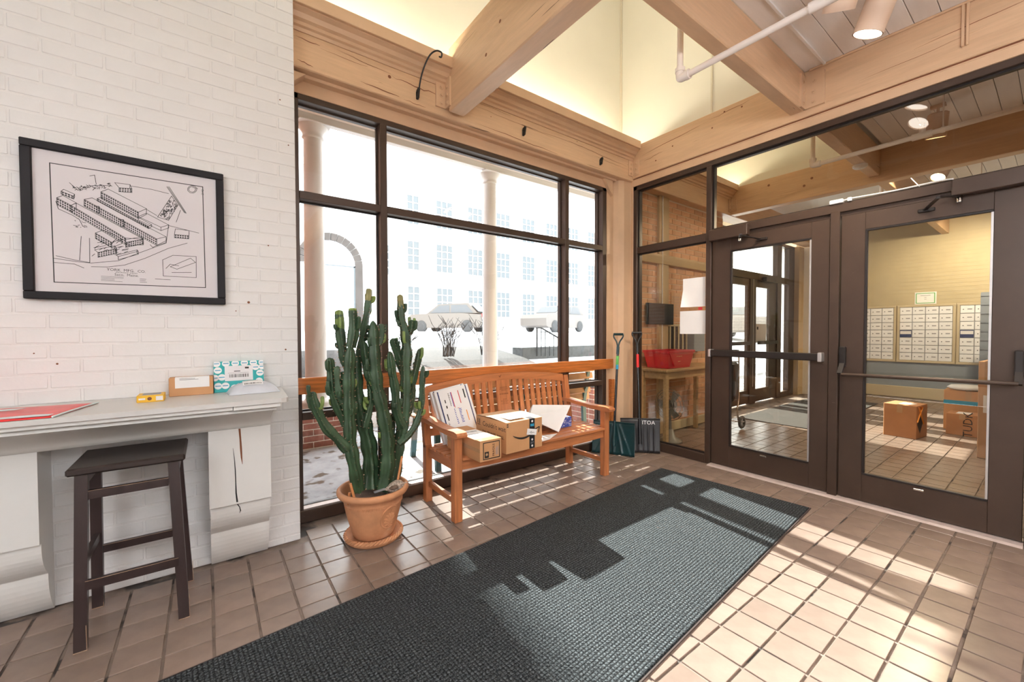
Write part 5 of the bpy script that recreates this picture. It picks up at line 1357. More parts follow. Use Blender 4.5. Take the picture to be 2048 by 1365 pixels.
for x0 in (-.412, -.118):
    obj('side_rail', MB().bar((x0, 2.345, .655), (x0, 2.58, .655), .018, .045), 'stool', st)
    obj('stretcher', MB().bar((x0, 2.30, .33), (x0, 2.605, .33), .018, .034), 'stool', st)

# ================================================================ CACTUS IN TERRACOTTA POT
PC = Vector((.798, 2.493, 0))
pot = thing('potted_cactus', PC, 'tall many armed green cactus in a terracotta pot beside the bench', 'plant')
def L(prof_, n=48): return MB().lathe(prof_, PC, n)
obj('saucer', L([(.001, .0), (.145, .0), (.160, .012), (.168, .030), (.164, .046), (.150, .044), (.140, .028), (.001, .024)]), 'terracotta', pot)
rope = MB()
for k in range(44):
    a = 2 * math.pi * k / 44; b = a + .20
    rope.tube([PC + Vector((.166 * math.cos(a), .166 * math.sin(a), .028)), PC + Vector((.169 * math.cos((a + b) / 2), .169 * math.sin((a + b) / 2), .037)), PC + Vector((.160 * math.cos(b), .160 * math.sin(b), .048))], .0062, 6)
obj('rope_edge', rope, 'terracotta', pot)
obj('bowl', L([(.001, .026), (.112, .026), (.120, .040), (.140, .110), (.158, .180), (.170, .245), (.178, .272), (.200, .282), (.208, .296), (.207, .312), (.198, .320), (.186, .318), (.180, .300), (.166, .24), (.15, .22)]), 'terracotta', pot)
obj('soil', L([(.001, .262), (.10, .258), (.17, .250)], 28), 'soil', pot)
cord_ = MB()
for k in range(70):
    a = math.radians(-175 + k * 2.45); b = a + .03
    r_ = .1685
    cord_.tube([PC + Vector((r_ * math.cos(a), r_ * math.sin(a), .228)), PC + Vector((r_ * math.cos(b), r_ * math.sin(b), .240))], .0032, 5)
obj('rope_band', cord_, 'terracotta', pot)
# leaf medallion facing the room
md = MB(); ac = math.radians(-72)
def potp(u, v, lift=.002):
    z = .165 + v; r_ = .140 + (z - .11) * .257 + lift
    a = ac + u / r_
    return PC + Vector((r_ * math.cos(a), r_ * math.sin(a), z))
md.tube([potp(.058 * math.cos(k * .25) , .068 * math.sin(k * .25)) for k in range(4, 22)], .0050, 6)
for s in (-1, 1):
    for i, (l_, an) in enumerate(((.040, 1.35), (.044, .95), (.042, .5), (.036, .1), (.028, -.35), (.020, -.8))):
        b0 = (.0, -.035 + i * -.0 + .012 * (5 - i) * .3)
        p = [potp(s * 0.002, -.045 + .012 * (5 - i) * .55)]
        for q in (.4, .75, 1.0): p.append(potp(s * l_ * q * math.cos(an), -.045 + .012 * (5 - i) * .55 + l_ * q * math.sin(an) + .010 * q * (1 - q)))
        md.tube(p, .006, 6, radii=[.005, .0095, .0085, .003])
md.tube([potp(0, -.058), potp(0, 0), potp(0, .05)], .007, 6, .003)
obj('leaf_medallion', md, 'terracotta', pot)
STEMS = [(0.0221,0.0169,[[-0.16,-0.06,0.577],[-0.209,-0.06,0.644],[-0.273,-0.06,0.723],[-0.314,-0.06,0.808],[-0.339,-0.06,0.889],[-0.342,-0.06,0.928]]),(0.0234,0.0169,[[-0.137,0.0,0.692],[-0.187,0.0,0.795],[-0.225,0.0,0.911],[-0.235,0.0,1.035],[-0.242,0.0,1.106]]),(0.0182,0.0156,[[-0.144,-0.03,0.794],[-0.183,-0.03,0.858],[-0.202,-0.03,0.918],[-0.209,-0.03,1.001],[-0.206,-0.03,1.059]]),(0.0273,0.0234,[[-0.096,-0.025,0.314],[-0.128,-0.05,0.485],[-0.146,-0.05,0.608],[-0.15,-0.05,0.727],[-0.152,-0.05,0.846],[-0.152,-0.05,0.964],[-0.146,-0.05,1.081],[-0.139,-0.05,1.175]]),(0.0247,0.0169,[[-0.134,-0.03,1.163],[-0.118,-0.03,1.246],[-0.119,-0.03,1.323],[-0.121,-0.03,1.388]]),(0.0208,0.0182,[[-0.13,0.03,1.039],[-0.157,0.03,1.125],[-0.173,0.03,1.246],[-0.179,0.03,1.377]]),(0.0195,0.0156,[[-0.073,0.07,0.971],[-0.054,0.07,1.095],[-0.034,0.07,1.22],[-0.012,0.07,1.333],[0.002,0.07,1.422],[0.01,0.07,1.517]]),(0.0351,0.0247,[[0.056,-0.01,0.28],[0.078,-0.02,0.437],[0.077,-0.02,0.602],[0.053,-0.02,0.757],[0.023,-0.02,0.898],[0.009,-0.02,1.035],[0.003,-0.02,1.171],[0.001,-0.02,1.319]]),(0.039,0.026,[[-0.008,0.025,0.29],[0.001,0.05,0.396],[-0.006,0.05,0.512],[-0.03,0.05,0.655],[-0.063,0.05,0.785],[-0.08,0.05,0.899],[-0.085,0.05,1.011],[-0.081,0.05,1.11]]),(0.0208,0.0169,[[0.021,-0.02,0.892],[-0.021,-0.02,0.988],[-0.042,-0.02,1.075],[-0.055,-0.02,1.197]]),(0.0286,0.026,[[0.134,0.025,0.284],[0.164,0.05,0.375],[0.186,0.05,0.531],[0.218,0.05,0.673],[0.23,0.05,0.805],[0.234,0.05,0.951],[0.232,0.05,1.058]]),(0.0286,0.0156,[[0.232,0.05,1.031],[0.24,0.05,1.151],[0.23,0.05,1.258],[0.207,0.05,1.337],[0.198,0.05,1.488]]),(0.0182,0.0143,[[0.168,0.02,0.54],[0.251,0.02,0.6],[0.301,0.02,0.68],[0.326,0.02,0.785],[0.333,0.02,0.92],[0.34,0.02,1.028]]),(0.0182,0.0143,[[0.249,0.08,0.785],[0.29,0.08,0.917],[0.323,0.08,1.025],[0.347,0.08,1.141]]),(0.0234,0.0182,[[0.2,0.03,0.639],[0.16,0.03,0.749],[0.152,0.03,0.881],[0.131,0.03,1.012],[0.119,0.03,1.129]]),(0.026,0.0182,[[0.252,0.1,0.946],[0.217,0.1,1.056],[0.184,0.1,1.151],[0.166,0.1,1.211]]),(0.0169,0.0143,[[0.245,0.06,1.231],[0.273,0.06,1.258],[0.281,0.06,1.331]]),(0.0195,0.0169,[[0.231,0.09,0.664],[0.282,0.09,0.78],[0.29,0.09,0.889],[0.283,0.09,0.972]]),(0.0169,0.0143,[[-0.048,0.0,0.68],[-0.01,0.0,0.824],[-0.01,0.0,0.892],[-0.021,0.0,0.961]]),(0.0221,0.0182,[[0.183,0.1,0.358],[0.157,0.1,0.498],[0.152,0.1,0.633],[0.146,0.1,0.727]]),(0.0182,0.0156,[[0.031,0.06,1.156],[0.07,0.06,1.193],[0.081,0.06,1.258],[0.075,0.06,1.303]])]
cc = pot
def ribbed(pts, ra, rb, ribs=4, tip=True, seed=0, wav=.10):
    rr = random.Random(seed)
    P = smooth_path(pts, 7)
    m = len(P); nn = ribs * 4
    mb = MB(); vs = []; fs = []; sp = []
    nrm = Vector((.83, .55, 0)); tw = rr.uniform(0, 1.5)
    dist = 0
    rows = []
    for i in range(m):
        T = (P[min(m - 1, i + 1)] - P[max(0, i - 1)]).normalized()
        nrm = (nrm - T * nrm.dot(T)).normalized(); bn = T.cross(nrm)
        if i: dist += (P[i] - P[i - 1]).length
        t = i / (m - 1)
        R = ra + (rb - ra) * t
        R *= 1 + wav * math.sin(dist * 46 + seed)
        if tip and t > .86: R *= math.sqrt(max(.03, 1 - ((t - .86) / .14) ** 2))
        row = []
        for k in range(nn):
            a = 2 * math.pi * k / nn + tw
            f = (1.16, .86, .66, .86)[k % 4]
            row.append(P[i] + (nrm * math.cos(a) + bn * math.sin(a)) * R * f)
        rows.append(row)
        if i % 2 == 0 and t < .95:
            for k in range(0, nn, 4):
                a = 2 * math.pi * k / nn + tw
                d = nrm * math.cos(a) + bn * math.sin(a)
                sp.append((P[i] + d * R * 1.15, d))
    for row in rows: vs += row
    for i in range(m - 1):
        for k in range(nn):
            q = (k + 1) % nn
            fs.append((i * nn + k, i * nn + q, (i + 1) * nn + q, (i + 1) * nn + k))
    mb.add(vs, fs, True)
    mb.add(rows[-1], [tuple(range(nn))], True)
    mb.add(rows[0], [tuple(reversed(range(nn)))], True)
    return mb, sp, P
rr = random.Random(11)
lobes = 0
for n, (ra, rb, pts) in enumerate(STEMS):
    W = [PC + Vector((p[0], p[1], max(p[2], .255))) for p in pts]
    top = pts[-1][2]
    m_ = 'cactus_tip' if n in (6, 11) and False else 'cactus'
    mb, sp, P = ribbed(W, ra * 1.24, rb * 1.2, 4 if ra < .022 else 5, True, n)
    s_ = obj('stem', mb, m_, cc)
    thorns = MB()
    for (p, d) in sp:
        thorns.add([p - Vector((.0017, 0, .0015)), p + Vector((.0017, 0, -.0015)), p + d * .009 + Vector((0, 0, .002)), p + Vector((0, 0, .003))], [(0, 1, 2), (1, 3, 2), (3, 0, 2), (0, 3, 1)])
    tag(obj('spines', thorns, 'spine', s_), kind='stuff')
    # young side lobes
    for k in range(5 if len(P) > 28 else 3):
        i = rr.randrange(len(P) // 4, len(P) - 4)
        a = rr.uniform(0, 6.28); d = Vector((math.cos(a), .7 * math.sin(a), 0)).normalized()
        r_ = ra + (rb - ra) * i / len(P)
        b0 = P[i] + d * r_ * .6
        h = rr.uniform(.03, .075)
        mb2, _, _ = ribbed([b0, b0 + d * .016 + Vector((0, 0, .008)), b0 + d * .021 + Vector((0, 0, h * .55)), b0 + d * .020 + Vector((0, 0, h))], .009, .012, 4, True, k, .05)
        obj('young_arm', mb2, 'cactus' if rr.random() < .6 else 'cactus_young', cc)
# the pale growing ends of the two tallest stems
for n in (6, 11, 4, 5):
    ra, rb, pts = STEMS[n]
    W = [PC + Vector(p) for p in pts]
    a, b = W[-2], W[-1]
    mb, _, _ = ribbed([a, a.lerp(b, .5), b + (b - a).normalized() * .004], rb * 1.22, rb * 1.20, 4 if STEMS[n][0] < .022 else 5, True, n, .06)
    obj('growing_tip', mb, 'cactus_tip' if n in (6, 11) else 'cactus_young', cc)
for (p, q) in (((-.13, -.10, .26), (-.165, -.115, .40)), ((.12, -.05, .26), (.175, -.02, .47)), ((-.165, -.06, .26), (-.155, -.06, .33))):
    obj('plant_stake', MB().tube([PC + Vector(p), PC + Vector(q)], .0075, 8), 'stake', pot)
# little speckled bird ornament on the rim
bd = thing('bird_ornament', PC + Vector((.12, -.10, .27)), 'small speckled bird figure sitting in the pot', 'ornament')
bo = PC + Vector((.115, -.075, .305))
obj('body', MB().lathe([(.001, -.085), (.010, -.06), (.032, -.03), (.041, .0), (.036, .03), (.018, .048), (.017, .062), (.012, .078), (.001, .084)], bo, 14, True, 'x'), 'bird_w', bd)
obj('beak', MB().tube([bo + Vector((.080, 0, 0)), bo + Vector((.100, 0, -.006))], .005, 6, .001), 'soil', bd)
obj('tail', MB().bar(bo + Vector((-.07, 0, .004)), bo + Vector((-.135, 0, -.002)), .020, .006), 'print_gray', bd)
obj('wing', MB().lathe([(.001, -.05), (.014, -.03), (.018, 0), (.010, .03), (.001, .036)], bo + Vector((-.005, -.022, .008)), 10, True, 'x'), 'soil', bd)

# ================================================================ ENTRANCE MAT
L0, W0 = 4.5, 1.14
ED = .010
em = thing('entrance_mat', MC + ex_m * (-L0 / 2) - ey_m * (W0 / 2), 'long dark grey waffle entrance mat across the tiles', 'mat', None, MR)
em.location.z = .0008
obj('carpet', MB().box(-L0 / 2 + ED, L0 / 2 - ED, -W0 / 2 + ED, W0 / 2 - ED, .0, .0085, .002), 'entrance_rug', em, True)
for (a, b, c_, d_) in ((-L0 / 2, L0 / 2, -W0 / 2, -W0 / 2 + ED), (-L0 / 2, L0 / 2, W0 / 2 - ED, W0 / 2), (L0 / 2 - ED, L0 / 2, -W0 / 2 + ED, W0 / 2 - ED), (-L0 / 2, -L0 / 2 + ED, -W0 / 2 + ED, W0 / 2 - ED)):
    obj('rubber_edge', MB().box(a, b, c_, d_, 0, .005, .002), 'edge_rubber', em, True)
# ================================================================ WOODEN BENCH
bn = thing('wooden_bench', (2.04, 2.58, 0), 'orange brown slatted wooden bench in front of the window', 'bench')
XL0, XL1, XR0, XR1 = 1.276, 1.334, 2.736, 2.794
for (a, b) in ((XL0, XL1), (XR0, XR1)):
    obj('leg', MB().box(a, b, 2.345, 2.400, 0, .572, .003), 'bench_v', bn)
    a2, b2 = a - .004, b - .012
    obj('leg', MB().box(a2, b2, 2.772, 2.828, 0, .42, .003), 'bench_v', bn)
    obj('back_post', MB().bar(((a2 + b2) / 2, 2.802, .40), ((a2 + b2) / 2, 2.868, .835), b2 - a2, .045, (0, -1, .15)), 'bench_v', bn)
    # shaped armrest
    pr = [(2.862, .622), (2.75, .618), (2.62, .606), (2.50, .600), (2.40, .604), (2.335, .606), (2.300, .600), (2.288, .585), (2.292, .570), (2.312, .562), (2.40, .566), (2.52, .570), (2.64, .578), (2.76, .588), (2.862, .592)]
    obj('armrest', MB().prism(pr, 'x', a - .012, b + .006), 'bench_y', bn)
    obj('side_stretcher', MB().box((a + b) / 2 - .014, (a + b) / 2 + .014, 2.400, 2.772, .112, .150, .002), 'bench_y', bn)
    obj('side_rail', MB().box((a + b) / 2 - .014, (a + b) / 2 + .014, 2.400, 2.772, .335, .398, .002), 'bench_y', bn)
fr_ = [(XL1, .338), (1.55, .330), (2.04, .328), (2.52, .330), (XR0, .338), (XR0, .400), (XL1, .400)]
obj('front_rail', MB().prism(fr_, 'y', 2.362, 2.388), 'bench', bn)
obj('rear_rail', MB().box(XL1 - .01, XR0, 2.785, 2.81, .335, .398, .002), 'bench', bn)
for i in range(6):
    y0 = 2.350 + i * .0725
    a, b = (XL1 + .001, XR0 - .001) if i in (0, 5) else (XL0 + .004, XR1 - .004)
    obj('seat_slat', MB().box(a, b, y0 + (.0 if i else -.006), y0 + .060, .400, .421, .003), 'bench', bn)
# back: arched top rail, lower rail, slats, engraved panel
def by(z): return 2.802 + (z - .40) * .152
ZT = lambda x: .838 + .062 * max(0, 1 - ((x - 2.05) / .74) ** 2)
ZB = lambda x: ZT(x) - (.060 + .012 * ((x - 2.05) / .74) ** 2)
tr = MB(); NN = 22; xs = [1.322 + (2.726 - 1.322) * i / NN for i in range(NN + 1)]
ring = []
for x in xs:
    zt, zb = ZT(x), ZB(x)
    ring.append([(x, by(zb) - .013, zb), (x, by(zt) - .013, zt), (x, by(zt) + .013, zt), (x, by(zb) + .013, zb)])
for i in range(NN):
    a, b = ring[i], ring[i + 1]
    tr.add(a + b, [(0, 4, 5, 1), (1, 5, 6, 2), (2, 6, 7, 3), (3, 7, 4, 0)])
tr.add(ring[0], [(0, 1, 2, 3)]); tr.add(ring[-1], [(3, 2, 1, 0)])
top_rail = obj('top_rail', tr, 'bench', bn)
obj('carved_mark', MB().tube([(1.985, by(.87) - .0135, .878), (1.995, by(.865) - .0135, .865), (2.01, by(.885) - .0135, .885)], .0025, 5), 'carved', top_rail)
obj('lower_rail', MB().bar((1.322, by(.50), .50), (2.726, by(.50), .50), .026, .055, (0, .15, 1)), 'bench', bn)
sl_x = [1.372 + .0655 * i for i in range(9)] + [2.148 + .0655 * i for i in range(9)]
for x in sl_x:
    z0, z1 = .50, ZB(x) + .01
    obj('back_slat', MB().bar((x, by(z0), z0), (x, by(z1), z1), .038, .014, (0, -1, .15)), 'bench_v', bn)
px_ = 2.025
pn = obj('engraved_panel', MB().bar((px_, by(.50), .50), (px_, by(.845), .845), .135, .016, (0, -1, .15)), 'bench_v', bn)
eup = Vector((0, .152, 1)).normalized()
def panel_text(s, size, z, x=px_): return place(text_mb(s, size), (x, by(z) - .0092, z), (1, 0, 0), eup)
rr = random.Random(5)
eng = MB()
for (z, w, h) in ((.775, .075, .006), (.762, .085, .005), (.750, .05, .005), (.718, .09, .010), (.675, .03, .006), (.662, .075, .005), (.650, .045, .005), (.638, .065, .005)):
    x = px_ - w / 2
    while x < px_ + w / 2:
        l_ = rr.uniform(.003, .009)
        eng.add([(x, by(z) - .0094, z), (x + l_, by(z) - .0094, z), (x + l_, by(z + h) - .0094, z + h), (x, by(z + h) - .0094, z + h)], [(0, 1, 2, 3)]); x += l_ + .003
obj('engraving', eng, 'carved', pn)

# ================================================================ PARCELS ON THE BENCH
BZ = .4215
def oriented(name, loc, rz, label, cat, grp=None): return thing(name, loc, label, cat, grp, rz)
# large carton, smile printed on the front, black tape
am = oriented('delivery_box', (1.608, 2.232, BZ), .035, 'large brown delivery carton with a black smile arrow and black tape on the bench', 'box')
w, d, h = .328, .365, .213
obj('carton', MB().box(0, w, 0, d, 0, h, .002), 'kraft', am, True)
obj('lid_flap', MB().add([(0, 0, h + .001), (w, 0, h + .001), (w, d / 2, h + .012), (0, d / 2, h + .012), (w, d, h + .001), (0, d, h + .001)], [(0, 1, 2, 3), (3, 2, 4, 5)]), 'kraft_l', am, True)
F = lambda mb, lift=.0012: place(mb, (0, 0, 0), (1, 0, 0), (0, 0, 1), (0, -1, 0), lift)
Lf = lambda mb, lift=.0012: place(mb, (0, d, 0), (0, -1, 0), (0, 0, 1), (-1, 0, 0), lift)
obj('black_tape', F(rects([(.206, .256, .004, h + .001)]), .0012), 'tape_black', am, True)
obj('black_tape', MB().add([(.206, 0, h + .0025), (.256, 0, h + .0025), (.256, .05, h + .0055), (.206, .05, h + .0055)], [(0, 1, 2, 3)]), 'tape_black', am, True)
def smile(x0, x1, zc, dip, t):
    mb = MB(); n = 20; P = []
    for i in range(n + 1):
        u = i / n
        z = zc - dip * (1 - (2 * u - 1) ** 2) + .018 * u
        tt = t * (math.sin(math.pi * min(1, u * 1.05)) ** .6 + .12)
        P.append((x0 + (x1 - x0) * u, z, tt))
    for i in range(n):
        a, b = P[i], P[i + 1]
        mb.add([(a[0], a[1] - a[2] / 2, 0), (b[0], b[1] - b[2] / 2, 0), (b[0], b[1] + b[2] / 2, 0), (a[0], a[1] + a[2] / 2, 0)], [(0, 1, 2, 3)])
    return mb
sm = smile(.055, .272, .118, .038, .013)
sm.add([(.258, .132, 0), (.305, .146, 0), (.296, .152, 0), (.256, .139, 0)], [(0, 1, 2, 3)])
sm.add([(.296, .150, 0), (.305, .147, 0), (.297, .112, 0), (.288, .104, 0)], [(0, 1, 2, 3)])
obj('smile_arrow', F(sm, .0020), 'print_black', am, True)
obj('paper_tag', F(rects([(.176, .272, .098, .146)]).__class__().add([(.178, .108, 0), (.268, .092, 0), (.276, .132, 0), (.186, .150, 0)], [(0, 1, 2, 3)]), .0030), 'paper_w', am, True)
obj('tag_writing', F(MB().tube([(.205, .118, 0), (.225, .126, 0), (.215, .114, 0), (.240, .116, 0), (.250, .112, 0)], .0012, 4), .0036), 'print_black', am, True)
mk = MB()
def disc(mb, cx_, cy_, r_, n=14): mb.add([(cx_ + r_ * math.cos(2 * math.pi * k / n), cy_ + r_ * math.sin(2 * math.pi * k / n), 0) for k in range(n)], [tuple(range(n))])
for z in (.022, .066, .196): disc(mk, .231, z, .008)
obj('tape_mark', F(mk, .0022), 'paper', am, True)
obj('tape_mark', F(rects([(.214, .248, .160, .178)]), .0022), 'print_cyan', am, True)
obj('tape_lettering', F(text_mb('prime', .012), .0028) if False else F(rects(textlines(.216, .246, .038, .052, 3, 2)), .0024), 'print_gray', am, True)
obj('corner_marks', F(rects([(.004, .018, .196, .204), (.004, .018, .182, .190)]), .0018), 'print_black', am, True)
t1 = text_mb("Couldn't wait", .050, 1.0, 'LEFT'); t2 = text_mb('to meet you.', .050, 1.0, 'LEFT')
for tm_, zz in ((t1, .165), (t2, .110)):
    tm_.v = [(v[0] + .085, v[1] + zz, 0) for v in tm_.v]
    obj('lettering', Lf(tm_, .0014), 'print_black', am, True)
obj('handling_mark', Lf(rects([(.022, .030, .160, .195), (.046, .054, .160, .195), (.018, .058, .150, .154)]), .0014), 'print_black', am, True)
obj('address_label', rects([(.05, .19, .03, .15)], h + .0125), 'paper_w', am, True)

# smaller FRAGILE carton
fg = oriented('fragile_carton', (1.373, 2.190, BZ), .0, 'long brown carton marked FRAGILE at the bench front', 'box')
w, d, h = .164, .44, .135
obj('carton', MB().box(0, w, 0, d, 0, h, .002), 'kraft', fg, True)
obj('tape_strip', MB().box(.0, w, .0, .06, h + .0005, h + .0012), 'tape', fg, True)
obj('tape_strip', MB().box(-.0012, -.0004, 0, d, .060, .085), 'tape', fg, True)
obj('box_border', F(rects([(.022, .152, .012, .018), (.022, .152, .117, .123), (.022, .028, .018, .117), (.146, .152, .018, .117)]), .0012), 'print_black', fg, True)
obj('lettering', F(place(text_mb('FRAGILE', .022), (.103, .067, 0), (0, 1, 0), (-1, 0, 0), (0, 0, 1)), .0013), 'print_black', fg, True)
obj('small_print', F(place(rects(textlines(-.035, .035, -.012, .012, 4, 3)), (.128, .067, 0), (0, 1, 0), (-1, 0, 0), (0, 0, 1)), .0013), 'print_gray', fg, True)
obj('black_square', F(rects([(.034, .066, .022, .062)]), .0013), 'print_black', fg, True)
star = MB()
for k in range(6):
    a = k * math.pi / 6
    star.bar((.050 - .010 * math.cos(a), .044 - .010 * math.sin(a), 0), (.050 + .010 * math.cos(a), .044 + .010 * math.sin(a), 0), .0018, .0003)
obj('star_mark', F(star, .0018), 'kraft_l', fg, True)
obj('address_label', rects([(.015, .15, .08, .30)], h + .0015), 'paper_w', fg, True)
obj('label_print', rects(barcode(.03, .13, .24, .265, 3) + textlines(.03, .12, .12, .20, 4, 5), h + .0022), 'print_gray', fg, True)

# flat postal cartons leaning against the bench back
def postal(name, loc, tilt, label, full):
    t = thing(name, loc, label, 'box', 'white postal boxes on the bench')
    t.rotation_euler = (-.29, tilt, .0)
    w, h, dd = .285, .40, .036
    obj('carton', MB().box(0, w, 0, dd, 0, h, .002), 'paper_w', t, True)
    G = lambda mb, lift=.0010: place(mb, (0, 0, 0), (1, 0, 0), (0, 0, 1), (0, -1, 0), lift)
    obj('navy_stripe', G(rects([(.020, .030, .004, h - .004), (w - .028, w - .020, .004, h - .004)])), 'print_navy', t, True)
    if full:
        obj('red_stripe', G(rects([(.128, .133, .25, .37), (.185, .191, .27, .37), (.148, .165, .24, .243)])), 'print_red', t, True)
        obj('blue_print', G(rects([(.122, .127, .26, .37)] + textlines(.118, .130, .13, .25, 9, 4) + textlines(.155, .180, .13, .24, 10, 6))), 'print_blue', t, True)
        obj('orange_stripe', G(rects([(.212, .219, .13, .21)])), 'print_orange', t, True)
        obj('black_print', G(rects(textlines(.100, .114, .27, .37, 12, 7) + [(.062, .070, .30, .325), (.062, .072, .26, .28), (.050, .058, .17, .22), (w - .055, w - .045, .30, .37)] + textlines(.045, .055, .08, .16, 9, 8))), 'print_black', t, True)
    return t
postal('postal_box', (1.392, 2.640, BZ + .006), -.16, 'white postal box with navy stripes and blue and red print leaning on the bench back', True)
postal('postal_box', (1.380, 2.680, BZ + .006), -.16, 'white postal box half hidden behind the other on the bench', False)

# blue patterned small box, folded white envelope, flat mailer
bb_ = thing('patterned_box', (2.48, 2.60, BZ), 'small blue and white patterned carton right of the envelope', 'box')
obj('carton', MB().box(2.395, 2.555, 2.565, 2.70, BZ, BZ + .085, .002), 'print_blue', bb_)
ptn = MB(); rr = random.Random(8)
for k in range(60):
    cx_, cz_ = rr.uniform(2.40, 2.55), rr.uniform(BZ + .006, BZ + .08)
    ptn.tube([(cx_ + .006 * math.cos(a), 2.5645, cz_ + .005 * math.sin(a)) for a in (0, 1.2, 2.4, 3.4)], .0012, 4, cap=False)
obj('scroll_pattern', ptn, 'paper_w', bb_)
obj('lid_print', rects([(2.41, 2.54, 2.58, 2.69)], BZ + .0856), 'paper_w', bb_)
ev = thing('folded_envelope', (2.27, 2.5, BZ), 'white folded paper envelope propped up between carton and patterned box', 'envelope')
A, B_, C_, D_ = Vector((2.16, 2.62, .645)), Vector((2.50, 2.52, .620)), Vector((2.305, 2.462, BZ + .006)), Vector((2.045, 2.53, .565))
nn_ = (B_ - A).cross(D_ - A).normalized() * .004
obj('sheet', MB().add([A, B_, C_, D_, A + nn_, B_ + nn_, C_ + nn_, D_ + nn_], [(0, 1, 2, 3), (7, 6, 5, 4), (0, 4, 5, 1), (1, 5, 6, 2), (2, 6, 7, 3), (3, 7, 4, 0)]), 'paper_w', ev)
obj('back_sheet', MB().add([A, B_, Vector((2.38, 2.72, BZ + .004)), Vector((2.10, 2.73, BZ + .004))], [(3, 2, 1, 0)]).add([v + Vector((0, .003, 0)) for v in (A, B_, Vector((2.38, 2.72, BZ + .004)), Vector((2.10, 2.73, BZ + .004)))], [(0, 1, 2, 3)]), 'paper_w', ev)
e1, e2 = (B_ - A).normalized(), (D_ - A).normalized()
obj('address', place(rects([(.10, .17, .075, .079), (.10, .15, .085, .089), (.105, .16, .095, .098)]), A, e1, e2, None, 0) if False else MB().tube([A.lerp(C_, .45) - nn_ * .4, A.lerp(C_, .5) + e1 * .03 - nn_ * .4], .0018, 5), 'print_gray', ev)
fm = one('flat_mailer', sheet([(2.00, 2.33), (2.10, 2.345), (2.27, 2.44), (2.00, 2.50)], BZ, 10, .006, 3, .003), 'paper', (2.15, 2.42, BZ), 'flat pale paper mailer lying on the bench seat', 'mailer')

# ================================================================ SNOW SHOVELS
def shovel(name, label, base, ang, top, bw, bh, mb_blade, mb_shaft, ribs, grip, text=None, collar=None, collar2=None, fan=False):
    """base: middle of blade edge on the floor; ang: direction of the blade edge; top: middle of the D grip"""
    base, top = Vector(base), Vector(top)
    t = thing(name, base, label, 'shovel', 'snow shovels in the corner')
    ex = Vector((math.cos(ang), math.sin(ang), 0))
    axis = (top - base).normalized()
    ez = axis - ex * axis.dot(ex); ez.normalize()
    en = ex.cross(ez)          # towards the camera side
    if en.dot(CAM - base) < 0: en = -en
    mbl = MB(); NX, NZ = 24, 10
    rows = []
    def surf(u, v):
        x = (u - .5) * bw * (1 - .06 * (1 - v)) if not fan else (u - .5) * bw * (1 - .03 * v)
        curve = .035 * (2 * u - 1) ** 2 + .03 * (v - .5) ** 2
        rb = 0
        if fan:
            for k in (-2, -1, 0, 1, 2):
                cx_ = .5 + k * .16 * (1.25 - v)
                rb += .010 * math.exp(-((u - cx_) / .022) ** 2) * (v < .95)
        else:
            for k in range(6):
                rb += .008 * math.exp(-((u - (.14 + .144 * k)) / .016) ** 2) * (.08 < v < .78)
        p = base + ex * x + ez * (v * bh) + en * (curve + rb + .006)
        p.z = max(p.z, .003)
        return p
    vs, fs = [], []
    NX, NZ = 60, 12
    for off in (0, -.004):
        for j in range(NZ + 1):
            for i in range(NX + 1): vs.append(surf(i / NX, j / NZ) + en * off)
    m = (NX + 1) * (NZ + 1)
    for j in range(NZ):
        for i in range(NX):
            q = j * (NX + 1) + i
            fs += [(q, q + 1, q + NX + 2, q + NX + 1), (m + q, m + q + NX + 1, m + q + NX + 2, m + q + 1)]
    for i in range(NX): fs += [(i + 1, i, m + i, m + i + 1), (NZ * (NX + 1) + i, NZ * (NX + 1) + i + 1, m + NZ * (NX + 1) + i + 1, m + NZ * (NX + 1) + i)]
    for j in range(NZ): fs += [(j * (NX + 1), (j + 1) * (NX + 1), m + (j + 1) * (NX + 1), m + j * (NX + 1)), ((j + 1) * (NX + 1) + NX, j * (NX + 1) + NX, m + j * (NX + 1) + NX, m + (j + 1) * (NX + 1) + NX)]
    blade = obj('blade', mbl.add(vs, fs, True), mb_blade, t)
    lipm = MB().tube([surf(i / 20, 1.0) + en * .001 for i in range(21)], .006, 6)
    obj('top_lip', lipm, mb_blade, blade)
    s0 = base + ez * bh * .25 + en * .014
    sp = [s0, s0.lerp(top, .35) + en * .0, s0.lerp(top, .88)]
    obj('shaft', MB().tube(sp, .0125, 12), mb_shaft, t)
    obj('socket', MB().tube([s0 - ez * .0, s0 + (top - s0) * .22], .019, 12, .0145), mb_blade, t)
    # D grip
    g0 = s0.lerp(top, .86)
    gu = (top - s0).normalized(); gs = ex
    g1 = top
    obj('grip', MB().tube([g1 - gs * .050, g1 + gs * .050], .013, 12), grip, t)
    dd = obj('grip_yoke', MB().tube(smooth_path([g1 - gs * .048, g1 - gs * .046 - gu * .03, g1 - gs * .014 - gu * .085, g0], 4), .008, 8).tube(smooth_path([g1 + gs * .048, g1 + gs * .046 - gu * .03, g1 + gs * .014 - gu * .085, g0], 4), .008, 8).tube([g0 - gu * .05, g0 + gu * .03], .016, 10), grip, t)
    if collar: obj('sleeve', MB().tube([s0.lerp(top, collar[0]), s0.lerp(top, collar[1])], .0145, 12), collar[2], t)
    if collar2: obj('sleeve', MB().tube([s0.lerp(top, collar2[0]), s0.lerp(top, collar2[1])], .0147, 12), collar2[2], t)
    if text:
        tm_ = text_mb(text, .055)
        sgn = 1 if ex.dot(rt) > 0 else -1
        def onp(v): return surf(.5 + (.72 - .5) * 1 + sgn * v[0] / bw, .88 + v[1] / bh) + en * .0035
        tm_.v = [tuple(onp(v)) for v in tm_.v]
        obj('lettering', tm_, 'paper_w', blade)
    return t
a1 = math.atan2(2.534 - 2.90, 3.394 - 3.205)
